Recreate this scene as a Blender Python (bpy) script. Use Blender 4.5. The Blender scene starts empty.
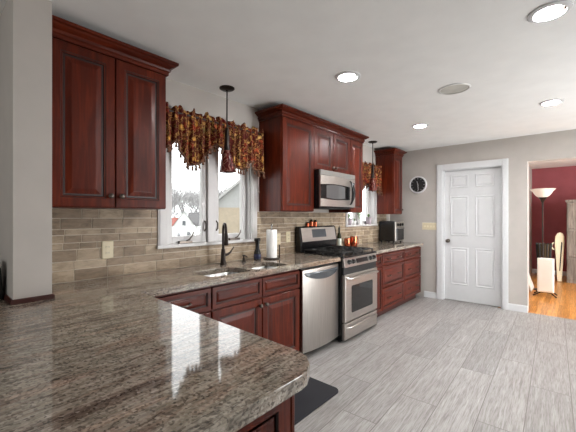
import bpy, bmesh, math, random
from math import pi, sin, cos, radians as R
from mathutils import Vector, Matrix
from mathutils.geometry import tessellate_polygon

S = bpy.context.scene
COL = S.collection
random.seed(7)

# ------------------------------------------------------------------ camera
CAM_H, YAW, FPX = 1.336, 41.289, 327.01
cam_d = bpy.data.cameras.new('camera')
cam = bpy.data.objects.new('camera', cam_d); COL.objects.link(cam)
cam_d.sensor_width = 36.0
cam_d.lens = 36.0 * FPX / 576.0
cam_d.shift_y = 0.34 / 576.0
cam_d.clip_start = 0.02
cam_d.clip_end = 500
cam.location = (0, 0, CAM_H)
cam.rotation_euler = (R(90), 0, R(YAW))
S.camera = cam

# ------------------------------------------------------------------ world, large lights, exposure
W = bpy.data.worlds.new('overcast_sky'); S.world = W; W.use_nodes = True
bg = W.node_tree.nodes['Background']
bg.inputs['Color'].default_value = (0.98, 0.99, 1.0, 1)
bg.inputs['Strength'].default_value = 3.5
S.view_settings.view_transform = 'Standard'
S.view_settings.look = 'None'
S.view_settings.gamma = 1.0
S.view_settings.exposure = 0.14
S.view_settings.use_curve_mapping = False
S.cycles.max_bounces = 10
S.cycles.diffuse_bounces = 6
S.cycles.caustics_reflective = False
S.cycles.caustics_refractive = False
S.cycles.sample_clamp_indirect = 4.0


def area_light(name, loc, target, sx, sy, power, color=(1, 1, 1)):
    l = bpy.data.lights.new(name, 'AREA'); l.shape = 'RECTANGLE'
    l.size, l.size_y, l.energy, l.color = sx, sy, power, color
    o = bpy.data.objects.new(name, l); COL.objects.link(o)
    o.location = loc
    o.rotation_euler = (Vector(target) - Vector(loc)).to_track_quat('-Z', 'Y').to_euler()
    return o


def portal(name, loc, target, sx, sy):
    o = area_light(name, loc, target, sx, sy, 1.0)
    o.data.cycles.is_portal = True


portal('portal_added_door', (2.63, 4.45, 1.06), (0, 4.45, 1.06), 1.8, 2.08)  # light sampling for the added door out of view at the right
portal('portal_added_window', (-1.5, -3.03, 1.5), (-1.5, 0, 1.5), 1.6, 1.2)  # light sampling for the added opening behind the camera
portal('portal_sink_window', (-2.60, 1.795, 1.62), (0, 1.795, 1.62), 0.9, 1.05)
portal('portal_plant_window', (-2.62, 4.56, 1.64), (0, 4.56, 1.64), 0.86, 0.88)
area_light('fill_ceiling', (2.5, 4.2, 0.7), (-0.6, 3.4, 2.6), 1.8, 0.9, 105, (0.97, 0.99, 1.0))  # added uplight that brightens the ceiling, no such source in view
area_light('fill_pier', (-1.5, -2.9, 1.5), (-1.6, 0.5, 1.4), 1.5, 1.1, 9, (1.0, 1.0, 0.98))  # added fill from behind the camera for the pier's near face
area_light('fill_red_room', (2.3, 6.5, 1.3), (-0.9, 7.6, 0.7), 1.6, 1.4, 125, (1.0, 0.99, 0.97))  # added area light that brightens the red room, source out of view
LAMP_E = 400.0     # emission of the recessed lamps

# ------------------------------------------------------------------ helpers
XW, YB, C, ZC = -2.488, 5.596, 2.457, 0.907
XR, YS = 2.6, -3.0            # right wall, wall behind the camera


def wloc(o):
    v = Vector((0, 0, 0))
    while o is not None:
        v += o.location; o = o.parent
    return v


def tag(o, label=None, cat=None, group=None, kind=None):
    if label: o['label'] = label
    if cat: o['category'] = cat
    if group: o['group'] = group
    if kind: o['kind'] = kind
    return o


def thing(name, loc, label, cat, group=None, kind=None):
    o = bpy.data.objects.new(name, None); COL.objects.link(o)
    o.location = loc; o.empty_display_size = 0.1
    return tag(o, label, cat, group, kind)


class MB:
    def __init__(s): s.v, s.f, s.m, s.sm = [], [], [], []

    def add(s, vs, fs, mi=0, smooth=False):
        b = len(s.v); s.v += [tuple(p) for p in vs]
        for f in fs:
            s.f.append([i + b for i in f]); s.m.append(mi); s.sm.append(smooth)

    def box(s, x0, x1, y0, y1, z0, z1, mi=0):
        x0, x1 = min(x0, x1), max(x0, x1); y0, y1 = min(y0, y1), max(y0, y1); z0, z1 = min(z0, z1), max(z0, z1)
        s.add([(x0, y0, z0), (x1, y0, z0), (x1, y1, z0), (x0, y1, z0), (x0, y0, z1), (x1, y0, z1), (x1, y1, z1), (x0, y1, z1)],
              [(0, 3, 2, 1), (4, 5, 6, 7), (0, 1, 5, 4), (1, 2, 6, 5), (2, 3, 7, 6), (3, 0, 4, 7)], mi)
        return s

    def rings(s, org, U, V, N, w, h, rings, mis=None, back=True, cap=True):
        """concentric rectangular rings (inset, depth): raised panel fronts"""
        org, U, V, N = map(Vector, (org, U, V, N)); vs = []
        for ins, d in rings:
            for a, b in ((ins, ins), (w - ins, ins), (w - ins, h - ins), (ins, h - ins)):
                vs.append(org + U * a + V * b + N * d)
        n = len(rings)
        for i in range(n - 1):
            fs = [(4 * i + k, 4 * i + (k + 1) % 4, 4 * i + 4 + (k + 1) % 4, 4 * i + 4 + k) for k in range(4)]
            b = len(s.v)
            s.add([vs[j] for j in range(4 * i, 4 * i + 8)], [[q - 4 * i for q in f] for f in fs], (mis[i] if mis else 0))
        if cap: s.add(vs[-4:], [(0, 1, 2, 3)])
        if back: s.add(vs[:4], [(3, 2, 1, 0)])
        return s

    def lathe(s, prof, org=(0, 0, 0), axis=(0, 0, 1), seg=24, mi=0, smooth=True, caps=True):
        org = Vector(org); q = Vector((0, 0, 1)).rotation_difference(Vector(axis).normalized())
        vs, fs = [], []
        for r, h in prof:
            for k in range(seg):
                a = 2 * pi * k / seg
                vs.append(org + q @ Vector((r * cos(a), r * sin(a), h)))
        for i in range(len(prof) - 1):
            for k in range(seg):
                fs.append((i * seg + k, i * seg + (k + 1) % seg, (i + 1) * seg + (k + 1) % seg, (i + 1) * seg + k))
        if caps:
            fs.append(tuple(range(seg - 1, -1, -1)))
            fs.append(tuple((len(prof) - 1) * seg + k for k in range(seg)))
        s.add(vs, fs, mi, smooth)
        return s

    def tube(s, pts, r, seg=10, mi=0, smooth=True):
        pts = [Vector(p) for p in pts]; n = len(pts)
        rs = r if isinstance(r, (list, tuple)) else [r] * n
        vs, fs = [], []
        t0 = (pts[1] - pts[0]).normalized()
        ref = Vector((0, 0, 1)) if abs(t0.z) < 0.9 else Vector((1, 0, 0))
        nrm = t0.cross(ref).normalized()
        for i in range(n):
            t = (pts[min(i + 1, n - 1)] - pts[max(i - 1, 0)]).normalized()
            nrm = (nrm - t * nrm.dot(t)).normalized(); bn = t.cross(nrm)
            for k in range(seg):
                a = 2 * pi * k / seg
                vs.append(pts[i] + (nrm * cos(a) + bn * sin(a)) * rs[i])
        for i in range(n - 1):
            for k in range(seg):
                fs.append((i * seg + k, i * seg + (k + 1) % seg, (i + 1) * seg + (k + 1) % seg, (i + 1) * seg + k))
        fs.append(tuple(range(seg - 1, -1, -1))); fs.append(tuple((n - 1) * seg + k for k in range(seg)))
        s.add(vs, fs, mi, smooth)
        return s

    def prism(s, poly, org, U, V, N, d, mi=0):
        """flat polygon (a, b) in U, V pushed d along N"""
        org, U, V, N = map(Vector, (org, U, V, N)); n = len(poly)
        lo = [org + U * a + V * b for a, b in poly]; hi = [p + N * d for p in lo]
        s.add(lo + hi, [tuple(range(n - 1, -1, -1)), tuple(range(n, 2 * n))] +
              [(k, (k + 1) % n, n + (k + 1) % n, n + k) for k in range(n)], mi)
        return s

    def sweep(s, path, prof, mi=0):
        """profile (outward, z) along an xy path; outward is to the right of travel; mitred"""
        P = [Vector((x, y)) for x, y in path]; n = len(P); m = len(prof); vs, fs = [], []
        for i in range(n):
            d1 = (P[i] - P[i - 1]).normalized() if i else None
            d2 = (P[i + 1] - P[i]).normalized() if i < n - 1 else None
            n1 = Vector((d1.y, -d1.x)) if d1 else None; n2 = Vector((d2.y, -d2.x)) if d2 else None
            if n1 and n2:
                o = (n1 + n2); o = o / (1 + n1.dot(n2))
            else:
                o = n1 or n2
            for a, z in prof: vs.append((P[i].x + o.x * a, P[i].y + o.y * a, z))
        for i in range(n - 1):
            for k in range(m):
                fs.append((i * m + k, (i + 1) * m + k, (i + 1) * m + (k + 1) % m, i * m + (k + 1) % m))
        fs.append(tuple(range(m))); fs.append(tuple((n - 1) * m + k for k in range(m - 1, -1, -1)))
        s.add(vs, fs, mi)
        return s

    def build(s, name, mats, parent=None, bevel=0, seg=2, angle=40):
        off = wloc(parent)
        me = bpy.data.meshes.new(name)
        me.from_pydata([(Vector(p) - off) for p in s.v], [], s.f)
        if not isinstance(mats, (list, tuple)): mats = [mats]
        for m in mats: me.materials.append(m)
        for p, mi, sm in zip(me.polygons, s.m, s.sm):
            p.material_index = mi; p.use_smooth = sm
        bm = bmesh.new(); bm.from_mesh(me)
        bmesh.ops.recalc_face_normals(bm, faces=bm.faces); bm.to_mesh(me); bm.free()
        if any(s.sm): me.set_sharp_from_angle(angle=R(angle))
        me.update()
        o = bpy.data.objects.new(name, me); COL.objects.link(o)
        if parent: o.parent = parent
        if bevel:
            b = o.modifiers.new('bevel', 'BEVEL'); b.width = bevel; b.segments = seg
            b.limit_method = 'ANGLE'; b.angle_limit = R(50); b.harden_normals = False
        return o


def copy_tree(o, parent=None):
    c = o.copy(); COL.objects.link(c); c.parent = parent
    for ch in [x for x in bpy.data.objects if x.parent is o]:
        copy_tree(ch, c)
    return c


# ------------------------------------------------------------------ materials
def srgb(r, g, b):
    f = lambda c: (c / 255 / 12.92) if c / 255 <= 0.04045 else ((c / 255 + 0.055) / 1.055) ** 2.4
    return (f(r), f(g), f(b), 1.0)


def base(name, col=(200, 200, 200), rough=0.5, metal=0.0, spec=0.5, coat=0.0):
    m = bpy.data.materials.new(name); m.use_nodes = True
    p = m.node_tree.nodes['Principled BSDF']
    p.inputs['Base Color'].default_value = srgb(*col)
    p.inputs['Roughness'].default_value = rough; p.inputs['Metallic'].default_value = metal
    p.inputs['Specular IOR Level'].default_value = spec
    p.inputs['Coat Weight'].default_value = coat; p.inputs['Coat Roughness'].default_value = 0.12
    return m, m.node_tree, p


def N(nt, t, **kw):
    n = nt.nodes.new(t)
    for k, v in kw.items():
        if k in n.inputs: n.inputs[k].default_value = v
        else: setattr(n, k, v)
    return n


def coords(nt, scale=(1, 1, 1), rot=(0, 0, 0), loc=(0, 0, 0), kind='Object'):
    tc = N(nt, 'ShaderNodeTexCoord'); mp = N(nt, 'ShaderNodeMapping')
    mp.inputs['Scale'].default_value = scale; mp.inputs['Rotation'].default_value = rot; mp.inputs['Location'].default_value = loc
    nt.links.new(tc.outputs[kind], mp.inputs['Vector'])
    return mp.outputs['Vector']


def ramp(nt, fac, stops, interp='LINEAR'):
    r = N(nt, 'ShaderNodeValToRGB'); cr = r.color_ramp; cr.interpolation = interp
    while len(cr.elements) < len(stops): cr.elements.new(0.5)
    for e, (p, c) in zip(cr.elements, stops): e.position = p; e.color = srgb(*c)
    nt.links.new(fac, r.inputs['Fac'])
    return r.outputs['Color']


def noise(nt, vec, scale, detail=4, rough=0.5, dist=0.0):
    n = N(nt, 'ShaderNodeTexNoise'); n.inputs['Scale'].default_value = scale; n.inputs['Detail'].default_value = detail
    n.inputs['Roughness'].default_value = rough; n.inputs['Distortion'].default_value = dist
    nt.links.new(vec, n.inputs['Vector'])
    return n.outputs['Fac']


def mix(nt, fac, a, b, blend='MIX'):
    m = N(nt, 'ShaderNodeMix'); m.data_type = 'RGBA'; m.blend_type = blend
    for s, i in ((fac, 0), (a, 6), (b, 7)):
        if isinstance(s, (int, float)): m.inputs[i].default_value = s
        elif isinstance(s, tuple): m.inputs[i].default_value = s
        else: nt.links.new(s, m.inputs[i])
    return m.outputs[2]


def bump(nt, p, height, strength=0.2, dist=0.01):
    b = N(nt, 'ShaderNodeBump'); b.inputs['Strength'].default_value = strength; b.inputs['Distance'].default_value = dist
    nt.links.new(height, b.inputs['Height']); nt.links.new(b.outputs['Normal'], p.inputs['Normal'])


def plain(name, col, rough=0.5, metal=0.0, spec=0.5, coat=0.0, vary=0.06, scale=6.0):
    """principled with a faint procedural mottling"""
    m, nt, p = base(name, col, rough, metal, spec, coat)
    f = noise(nt, coords(nt), scale, 3)
    lo = tuple(max(0, c * (1 - vary)) for c in col); hi = tuple(min(255, c * (1 + vary)) for c in col)
    nt.links.new(ramp(nt, f, [(0.3, lo), (0.7, hi)]), p.inputs['Base Color'])
    return m


def cherry(name, scale):
    m, nt, p = base(name, rough=0.3, spec=0.2, coat=0.0)
    v = coords(nt, scale)
    f = noise(nt, v, 3.0, 6, 0.6, 0.8)
    c = ramp(nt, f, [(0.25, (44, 10, 4)), (0.5, (80, 27, 13)), (0.75, (120, 50, 27))])
    big = noise(nt, coords(nt), 1.6, 2)
    c = mix(nt, 0.35, c, ramp(nt, big, [(0.3, (50, 12, 5)), (0.7, (104, 36, 16))]))
    nt.links.new(c, p.inputs['Base Color'])
    return m


M = {}
M['cherry'] = cherry('cherry_vertical_grain', (9, 9, 0.9))
M['cherry_h'] = cherry('cherry_horizontal_grain', (9, 0.9, 9))
M['glaze'] = plain('dark_glaze', (38, 14, 10), 0.4)
M['cherry_dark'] = plain('dark_cherry_trim', (60, 24, 18), 0.4)
M['wall'] = plain('greige_wall_paint', (182, 176, 170), 0.75, spec=0.2, vary=0.015)
M['ceiling'] = plain('ceiling_paint', (235, 235, 233), 0.85, spec=0.1, vary=0.01)
M['white'] = plain('white_trim_paint', (209, 210, 211), 0.4, vary=0.01)
M['vinyl_dimmed'] = plain('window_vinyl_dimmed', (198, 196, 195), 0.4, vary=0.01)  # white frames greyed in colour to imitate weak light on them
M['red_wall'] = plain('red_wall_paint', (146, 80, 86), 0.7, spec=0.2, vary=0.03)
M['black'] = plain('black_enamel', (14, 14, 15), 0.22)
M['black_matte'] = plain('black_matte', (20, 20, 21), 0.55)
M['iron'] = plain('cast_iron', (22, 22, 22), 0.5)
M['bronze'] = plain('oil_rubbed_bronze', (44, 36, 32), 0.35, metal=0.7)
M['pewter'] = plain('dark_pewter', (96, 88, 82), 0.35, metal=0.9)
M['chrome'] = plain('chrome', (200, 200, 200), 0.15, metal=1.0, vary=0.02)
M['almond'] = plain('almond_plastic', (214, 202, 172), 0.4, vary=0.01)
M['copper'] = plain('copper', (196, 104, 74), 0.25, metal=1.0)
M['paper'] = plain('white_paper', (236, 235, 232), 0.9, spec=0.1, vary=0.02, scale=60)
M['cream'] = plain('cream_plastic', (240, 232, 204), 0.5, vary=0.02)
M['heater_white'] = plain('white_enamel', (232, 230, 224), 0.35, vary=0.01)
M['grey_plastic'] = plain('grey_speaker_cloth', (186, 184, 176), 0.8)
M['navy'] = plain('black_rubber_mat', (30, 31, 37), 0.6, spec=0.3)
M['leaf'] = plain('green_leaf', (84, 116, 48), 0.5, vary=0.3, scale=30)
M['pot_grey'] = plain('lavender_grey_pot', (158, 146, 152), 0.6)
M['pot_white'] = plain('white_pot', (235, 232, 230), 0.4)
M['blue'] = plain('blue_plastic', (26, 34, 66), 0.35)
M['olive_glass'] = plain('dark_olive_glass', (44, 46, 22), 0.12)
M['label'] = plain('pale_label', (220, 222, 210), 0.6)


def steel(name, col, rough, scale):
    m, nt, p = base(name, col, rough, 1.0)
    f = noise(nt, coords(nt, scale), 8.0, 4)
    nt.links.new(ramp(nt, f, [(0.3, tuple(c * 0.93 for c in col)), (0.7, tuple(min(255, c * 1.05) for c in col))]), p.inputs['Base Color'])
    r = N(nt, 'ShaderNodeMapRange'); r.inputs['To Min'].default_value = rough * 0.85; r.inputs['To Max'].default_value = rough * 1.2
    nt.links.new(f, r.inputs['Value']); nt.links.new(r.outputs['Result'], p.inputs['Roughness'])
    return m


M['steel'] = steel('brushed_stainless', (196, 190, 184), 0.33, (30, 0.6, 30))
M['steel_v'] = steel('brushed_stainless_vertical', (190, 184, 178), 0.36, (30, 30, 0.5))
M['sink_steel'] = steel('sink_stainless', (190, 190, 190), 0.28, (4, 4, 4))


def granite():
    m, nt, p = base('polished_granite', rough=0.06, spec=0.75)
    v = coords(nt)
    flow = noise(nt, coords(nt, (1.0, 0.16, 1.0), rot=(0, 0, R(-10))), 7.0, 10, 0.68, 1.3)
    c = ramp(nt, flow, [(0.30, (104, 95, 88)), (0.40, (146, 133, 122)), (0.47, (178, 170, 158)), (0.53, (150, 142, 131)), (0.60, (180, 161, 147)), (0.72, (222, 210, 196))])
    # rusty and grey-green clouds
    rust = noise(nt, coords(nt, (1, 0.3, 1), rot=(0, 0, R(-8)), loc=(3, 1, 0)), 4.5, 6, 0.62, 0.8)
    c = mix(nt, ramp(nt, rust, [(0.50, (0, 0, 0)), (0.64, (170, 170, 170))]), c, srgb(178, 138, 120))
    grn = noise(nt, coords(nt, (1, 0.3, 1), rot=(0, 0, R(-8)), loc=(9, 4, 2)), 4.0, 6, 0.62, 0.8)
    c = mix(nt, ramp(nt, grn, [(0.52, (0, 0, 0)), (0.66, (150, 150, 150))]), c, srgb(160, 163, 154))
    # fine streaks
    st = noise(nt, coords(nt, (1.0, 0.22, 1.0), rot=(0, 0, R(-12))), 48.0, 6, 0.7, 0.6)
    c = mix(nt, 0.9, c, ramp(nt, st, [(0.32, (124, 118, 112)), (0.50, (232, 228, 222)), (0.66, (255, 255, 255))]), 'MULTIPLY')
    # dark hairline veins
    hv = noise(nt, coords(nt, (1.0, 0.10, 1.0), rot=(0, 0, R(-10)), loc=(2, 7, 0)), 5.0, 6, 0.6, 1.0)
    c = mix(nt, ramp(nt, hv, [(0.485, (0, 0, 0)), (0.498, (200, 200, 200)), (0.502, (200, 200, 200)), (0.515, (0, 0, 0))]), c, srgb(62, 52, 46))
    # crystals
    sp = N(nt, 'ShaderNodeTexVoronoi'); sp.inputs['Scale'].default_value = 150.0
    nt.links.new(v, sp.inputs['Vector'])
    sv = N(nt, 'ShaderNodeSeparateColor'); nt.links.new(sp.outputs['Color'], sv.inputs['Color'])
    c = mix(nt, 0.6, c, ramp(nt, sv.outputs['Red'], [(0.05, (56, 52, 50)), (0.35, (215, 212, 208)), (0.7, (255, 255, 255))]), 'MULTIPLY')
    c = mix(nt, ramp(nt, sv.outputs['Green'], [(0.90, (0, 0, 0)), (0.94, (130, 130, 130))]), c, srgb(206, 198, 186))
    nt.links.new(c, p.inputs['Base Color'])
    return m


def planks(name, cols, width, length, rough, grain=(1.0, 0.06, 1.0), gap=(70, 64, 58), rot=0.0, gscale=26, mortar=0.004, loc=(0, 0, 0), tones=(205, 255)):
    m, nt, p = base(name, rough=rough, spec=0.4)
    v = coords(nt, rot=(0, 0, rot), loc=loc)
    sx = N(nt, 'ShaderNodeSeparateXYZ'); cx = N(nt, 'ShaderNodeCombineXYZ')
    nt.links.new(v, sx.inputs[0]); nt.links.new(sx.outputs['Y'], cx.inputs['X']); nt.links.new(sx.outputs['X'], cx.inputs['Y'])
    b = N(nt, 'ShaderNodeTexBrick'); b.offset = 0.37; b.offset_frequency = 2
    b.inputs['Scale'].default_value = 1.0; b.inputs['Brick Width'].default_value = length; b.inputs['Row Height'].default_value = width
    b.inputs['Mortar Size'].default_value = mortar; b.inputs['Mortar Smooth'].default_value = 0.3; b.inputs['Bias'].default_value = 0.0
    b.inputs['Color1'].default_value = (0, 0, 0, 1); b.inputs['Color2'].default_value = (1, 1, 1, 1); b.inputs['Mortar'].default_value = (0.5, 0.5, 0.5, 1)
    nt.links.new(cx.outputs[0], b.inputs['Vector'])
    # grain offset per plank
    mp = N(nt, 'ShaderNodeMapping'); mp.inputs['Scale'].default_value = grain
    va = N(nt, 'ShaderNodeVectorMath'); va.operation = 'ADD'
    sc = N(nt, 'ShaderNodeVectorMath'); sc.operation = 'SCALE'; sc.inputs['Scale'].default_value = 7.0
    nt.links.new(b.outputs['Color'], sc.inputs[0]); nt.links.new(v, mp.inputs['Vector'])
    nt.links.new(mp.outputs['Vector'], va.inputs[0]); nt.links.new(sc.outputs['Vector'], va.inputs[1])
    g = noise(nt, va.outputs['Vector'], gscale, 6, 0.65, 0.6)
    c = ramp(nt, g, [(0.28, cols[0]), (0.45, cols[1]), (0.58, cols[2]), (0.75, cols[3])])
    fine = noise(nt, va.outputs['Vector'], gscale * 3.2, 3, 0.6, 0.3)
    c = mix(nt, 0.8, c, ramp(nt, fine, [(0.36, (206, 203, 200)), (0.55, (255, 255, 255))]), 'MULTIPLY')
    tone = ramp(nt, b.outputs['Color'], [(0.0, (tones[0],) * 3), (1.0, (tones[1],) * 3)])
    c = mix(nt, 0.8, c, tone, 'MULTIPLY')
    c = mix(nt, b.outputs['Fac'], c, srgb(*gap))
    nt.links.new(c, p.inputs['Base Color'])
    bump(nt, p, g, 0.08, 0.002)
    return m


M['granite'] = granite()
M['floor'] = planks('grey_vinyl_planks', [(140, 135, 131), (160, 156, 153), (171, 168, 166), (194, 193, 191)], 0.246, 1.22, 0.38, gap=(112, 106, 102), rot=R(-2.05), loc=(0.153, 0, 0), tones=(226, 255), grain=(1.0, 0.05, 1.0), gscale=55, mortar=0.003)
M['oak'] = planks('orange_oak_strips', [(170, 104, 44), (206, 138, 66), (222, 156, 82), (236, 178, 104)], 0.06, 0.8, 0.28, gap=(120, 72, 30), mortar=0.0015)
M['grey_oak'] = planks('weathered_grey_wood', [(92, 86, 80), (128, 121, 113), (150, 142, 134), (170, 162, 152)], 0.5, 2.0, 0.6, grain=(1, 1, 0.08), gscale=20)


def tile_mat():
    m, nt, p = base('travertine_tile', rough=0.5, spec=0.3)
    at = N(nt, 'ShaderNodeAttribute'); at.attribute_name = 'tone'
    c = ramp(nt, at.outputs['Fac'], [(0.0, (146, 129, 110)), (0.35, (162, 145, 125)), (0.7, (176, 159, 137)), (1.0, (190, 174, 152))])
    f = noise(nt, coords(nt, (1, 0.5, 1.6)), 26.0, 6, 0.65, 0.5)
    c = mix(nt, 0.8, c, ramp(nt, f, [(0.3, (168, 158, 148)), (0.6, (255, 252, 248))]), 'MULTIPLY')
    nt.links.new(c, p.inputs['Base Color'])
    bump(nt, p, f, 0.15, 0.003)
    return m


M['tile'] = tile_mat()
M['grout'] = plain('pale_grout', (212, 202, 186), 0.9, spec=0.1)


def floral():
    m, nt, p = base('floral_valance_fabric', rough=0.8, spec=0.15)
    v = coords(nt)
    wn = N(nt, 'ShaderNodeTexNoise'); wn.inputs['Scale'].default_value = 16.0; nt.links.new(v, wn.inputs['Vector'])
    ws = N(nt, 'ShaderNodeVectorMath'); ws.operation = 'SCALE'; ws.inputs['Scale'].default_value = 0.11; nt.links.new(wn.outputs['Color'], ws.inputs[0])
    wa = N(nt, 'ShaderNodeVectorMath'); wa.operation = 'ADD'; nt.links.new(v, wa.inputs[0]); nt.links.new(ws.outputs['Vector'], wa.inputs[1])
    v = wa.outputs['Vector']
    vo = N(nt, 'ShaderNodeTexVoronoi'); vo.inputs['Scale'].default_value = 17.0; vo.inputs['Randomness'].default_value = 1.0
    nt.links.new(v, vo.inputs['Vector'])
    s = N(nt, 'ShaderNodeSeparateColor'); nt.links.new(vo.outputs['Color'], s.inputs['Color'])
    c = ramp(nt, s.outputs['Red'], [(0.0, (92, 24, 20)), (0.25, (136, 48, 34)), (0.4, (62, 36, 22)), (0.52, (176, 74, 46)), (0.66, (216, 160, 76)), (0.8, (110, 100, 56)), (0.9, (226, 184, 106))], 'CONSTANT')
    rim = ramp(nt, vo.outputs['Distance'], [(0.25, (0, 0, 0)), (0.5, (255, 255, 255))])
    c = mix(nt, rim, c, srgb(80, 28, 22))
    f = noise(nt, v, 42.0, 4, 0.6, 1.0)
    c = mix(nt, ramp(nt, f, [(0.53, (0, 0, 0)), (0.61, (215, 215, 215))]), c, srgb(200, 158, 88))
    f2 = noise(nt, coords(nt, loc=(5, 2, 1)), 30.0, 4, 0.6, 1.2)
    c = mix(nt, ramp(nt, f2, [(0.56, (0, 0, 0)), (0.64, (200, 200, 200))]), c, srgb(34, 22, 18))
    nt.links.new(c, p.inputs['Base Color'])
    return m


M['floral'] = floral()
M['fringe'] = plain('tassel_fringe', (92, 60, 42), 0.8, vary=0.35, scale=40)


def shade_glass():
    m, nt, p = base('red_swirl_glass', rough=0.2, spec=0.3)
    f = noise(nt, coords(nt, (1, 1, 0.6)), 22.0, 3, 0.5, 2.0)
    nt.links.new(ramp(nt, f, [(0.42, (62, 14, 14)), (0.56, (96, 32, 26)), (0.62, (150, 112, 96)), (0.66, (74, 18, 16))]), p.inputs['Base Color'])
    return m


M['shade_glass'] = shade_glass()


def emit(name, col, strength):
    m = bpy.data.materials.new(name); m.use_nodes = True; nt = m.node_tree; nt.nodes.clear()
    e = N(nt, 'ShaderNodeEmission'); e.inputs['Color'].default_value = srgb(*col); e.inputs['Strength'].default_value = strength
    o = N(nt, 'ShaderNodeOutputMaterial'); nt.links.new(e.outputs[0], o.inputs['Surface'])
    return m


M['lamp'] = emit('lit_lamp_lens', (253, 252, 252), LAMP_E)


def thin_glass(name, tint=(1, 1, 1, 1)):
    m = bpy.data.materials.new(name); m.use_nodes = True; nt = m.node_tree; nt.nodes.clear()
    t = N(nt, 'ShaderNodeBsdfTransparent'); t.inputs['Color'].default_value = tint
    g = N(nt, 'ShaderNodeBsdfGlossy'); g.inputs['Roughness'].default_value = 0.02
    fr = N(nt, 'ShaderNodeFresnel'); fr.inputs['IOR'].default_value = 1.35
    mx = N(nt, 'ShaderNodeMixShader'); o = N(nt, 'ShaderNodeOutputMaterial')
    ge = N(nt, 'ShaderNodeNewGeometry'); mu = N(nt, 'ShaderNodeMath'); mu.operation = 'SUBTRACT'; mu.use_clamp = True
    nt.links.new(fr.outputs[0], mu.inputs[0]); nt.links.new(ge.outputs['Backfacing'], mu.inputs[1])     # the pane reflects at its front face only
    nt.links.new(mu.outputs[0], mx.inputs[0]); nt.links.new(t.outputs[0], mx.inputs[1]); nt.links.new(g.outputs[0], mx.inputs[2])
    nt.links.new(mx.outputs[0], o.inputs['Surface'])
    return m


M['glass'] = thin_glass('window_glass', (0.97, 0.98, 0.98, 1))
M['dark_glass'] = plain('dark_oven_glass', (26, 26, 27), 0.06)
M['mw_glass'] = plain('grey_microwave_glass', (92, 92, 92), 0.12, vary=0.02)
M['vent_grey'] = plain('grey_vent', (122, 119, 114), 0.5, vary=0.02)
M['screen'] = plain('grey_control_screen', (70, 74, 78), 0.2)

# ------------------------------------------------------------------ setting
WT = 0.16     # wall thickness


def wall_slab(axis, c0, c1, a0, a1, z0, z1, holes):
    """boxes of one wall; axis 'x': slab spans x c0..c1 and runs along y; holes (a0, a1, z0, z1)"""
    mb = MB(); cuts = sorted({a0, a1} | {h[0] for h in holes} | {h[1] for h in holes})
    for p, q in zip(cuts, cuts[1:]):
        zs = [(z0, z1)]
        for h in holes:
            if h[0] <= p and h[1] >= q:
                nz = []
                for s, e in zs:
                    if h[2] > s: nz.append((s, min(e, h[2])))
                    if h[3] < e: nz.append((max(s, h[3]), e))
                zs = nz
        for s, e in zs:
            if axis == 'x': mb.box(c0, c1, p, q, s, e)
            else: mb.box(p, q, c0, c1, s, e)
    return mb


def structure(name, mb, mat, parent=None, bevel=0):
    o = mb.build(name, mat, parent, bevel)
    if parent is None: o['kind'] = 'structure'
    return o


W1 = (1.345, 2.245, 1.10, 2.15)      # window over the sink: y, z
W2 = (4.13, 4.99, 1.205, 2.08)       # window with the plants
YD = 5.596 + 0.15                    # far side of the back wall
structure('floor', MB().box(XW - WT, XR + WT, YS - WT, YB + 0.02, -0.08, 0).box(XW - WT, -0.85, YB + 0.02, YD, -0.08, 0), M['floor'])
structure('ceiling', wall_slab('y', YS - WT, YD, XW - WT, XR + WT, C, C + 0.1, []), M['ceiling'])
structure('wall_left', wall_slab('x', XW - WT, XW, YS, YD, 0, C, [W1, W2]), M['wall'])
structure('wall_back', wall_slab('y', YB, YD, XW, XR, 0, C, [(-1.605, -0.79, 0, 2.075), (-0.496, 0.75, 0, 2.096)]), M['wall'])
structure('wall_right', wall_slab('x', XR, XR + WT, YS, YD, 0, C, [(3.55, 5.35, 0.02, 2.1)]), M['wall'])
structure('wall_front', wall_slab('y', YS - WT, YS, XW, XR, 0, C, [(-2.3, -0.7, 0.9, 2.1)]), M['wall'])
structure('wall_leak_block', MB().box(-1.75, -0.85, YD, YD + 0.5, -0.08, C), M['wall'])  # added block behind the door, stops sky light leaking through the gap
structure('wall_pier', MB().box(XW - 0.01, -2.052, 0.312, 0.470, 0.0, C), M['wall'])
# next room
Y9 = 9.65
structure('floor_next_room', MB().box(-0.85, 2.7, YB + 0.02, Y9 + 0.1, -0.08, 0.0), M['oak'])
structure('ceiling_next_room', MB().box(-0.85, 2.7, YD, Y9 + 0.1, C, C + 0.1), M['ceiling'])
structure('wall_red', MB().box(-0.85, 2.7, Y9, Y9 + 0.1, 0, C), M['red_wall'])
structure('wall_next_left', MB().box(-0.87, -0.77, YD, Y9, 0, C), M['wall'])
structure('wall_next_right', wall_slab('x', 2.5, 2.6, YD, Y9, 0, C, [(5.9, 7.3, 0.7, 2.1)]), M['red_wall'])


def baseboard(name, path):
    structure(name, MB().sweep(path, [(0, 0), (0.016, 0), (0.016, 0.075), (0.010, 0.092), (0, 0.095)]), M['white'])


# outward is to the right of travel: along -x the right side is +y, so run +x for faces looking to -y
baseboard('baseboard_back', [(XW + 0.6, YB), (-1.693, YB)])
baseboard('baseboard_middle', [(-0.717, YB), (-0.496, YB)])
baseboard('baseboard_next', [(-0.77, Y9), (2.5, Y9)])

# dark wood strip round the foot of the pier
structure('trim_pier', MB().sweep([(XW, 0.312), (-2.052, 0.312), (-2.052, 0.470), (XW, 0.470)][0:4],
          [(0.0, ZC), (0.010, ZC), (0.010, ZC + 0.020), (0.004, ZC + 0.024), (0, ZC + 0.024)]), M['cherry_dark'])


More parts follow.
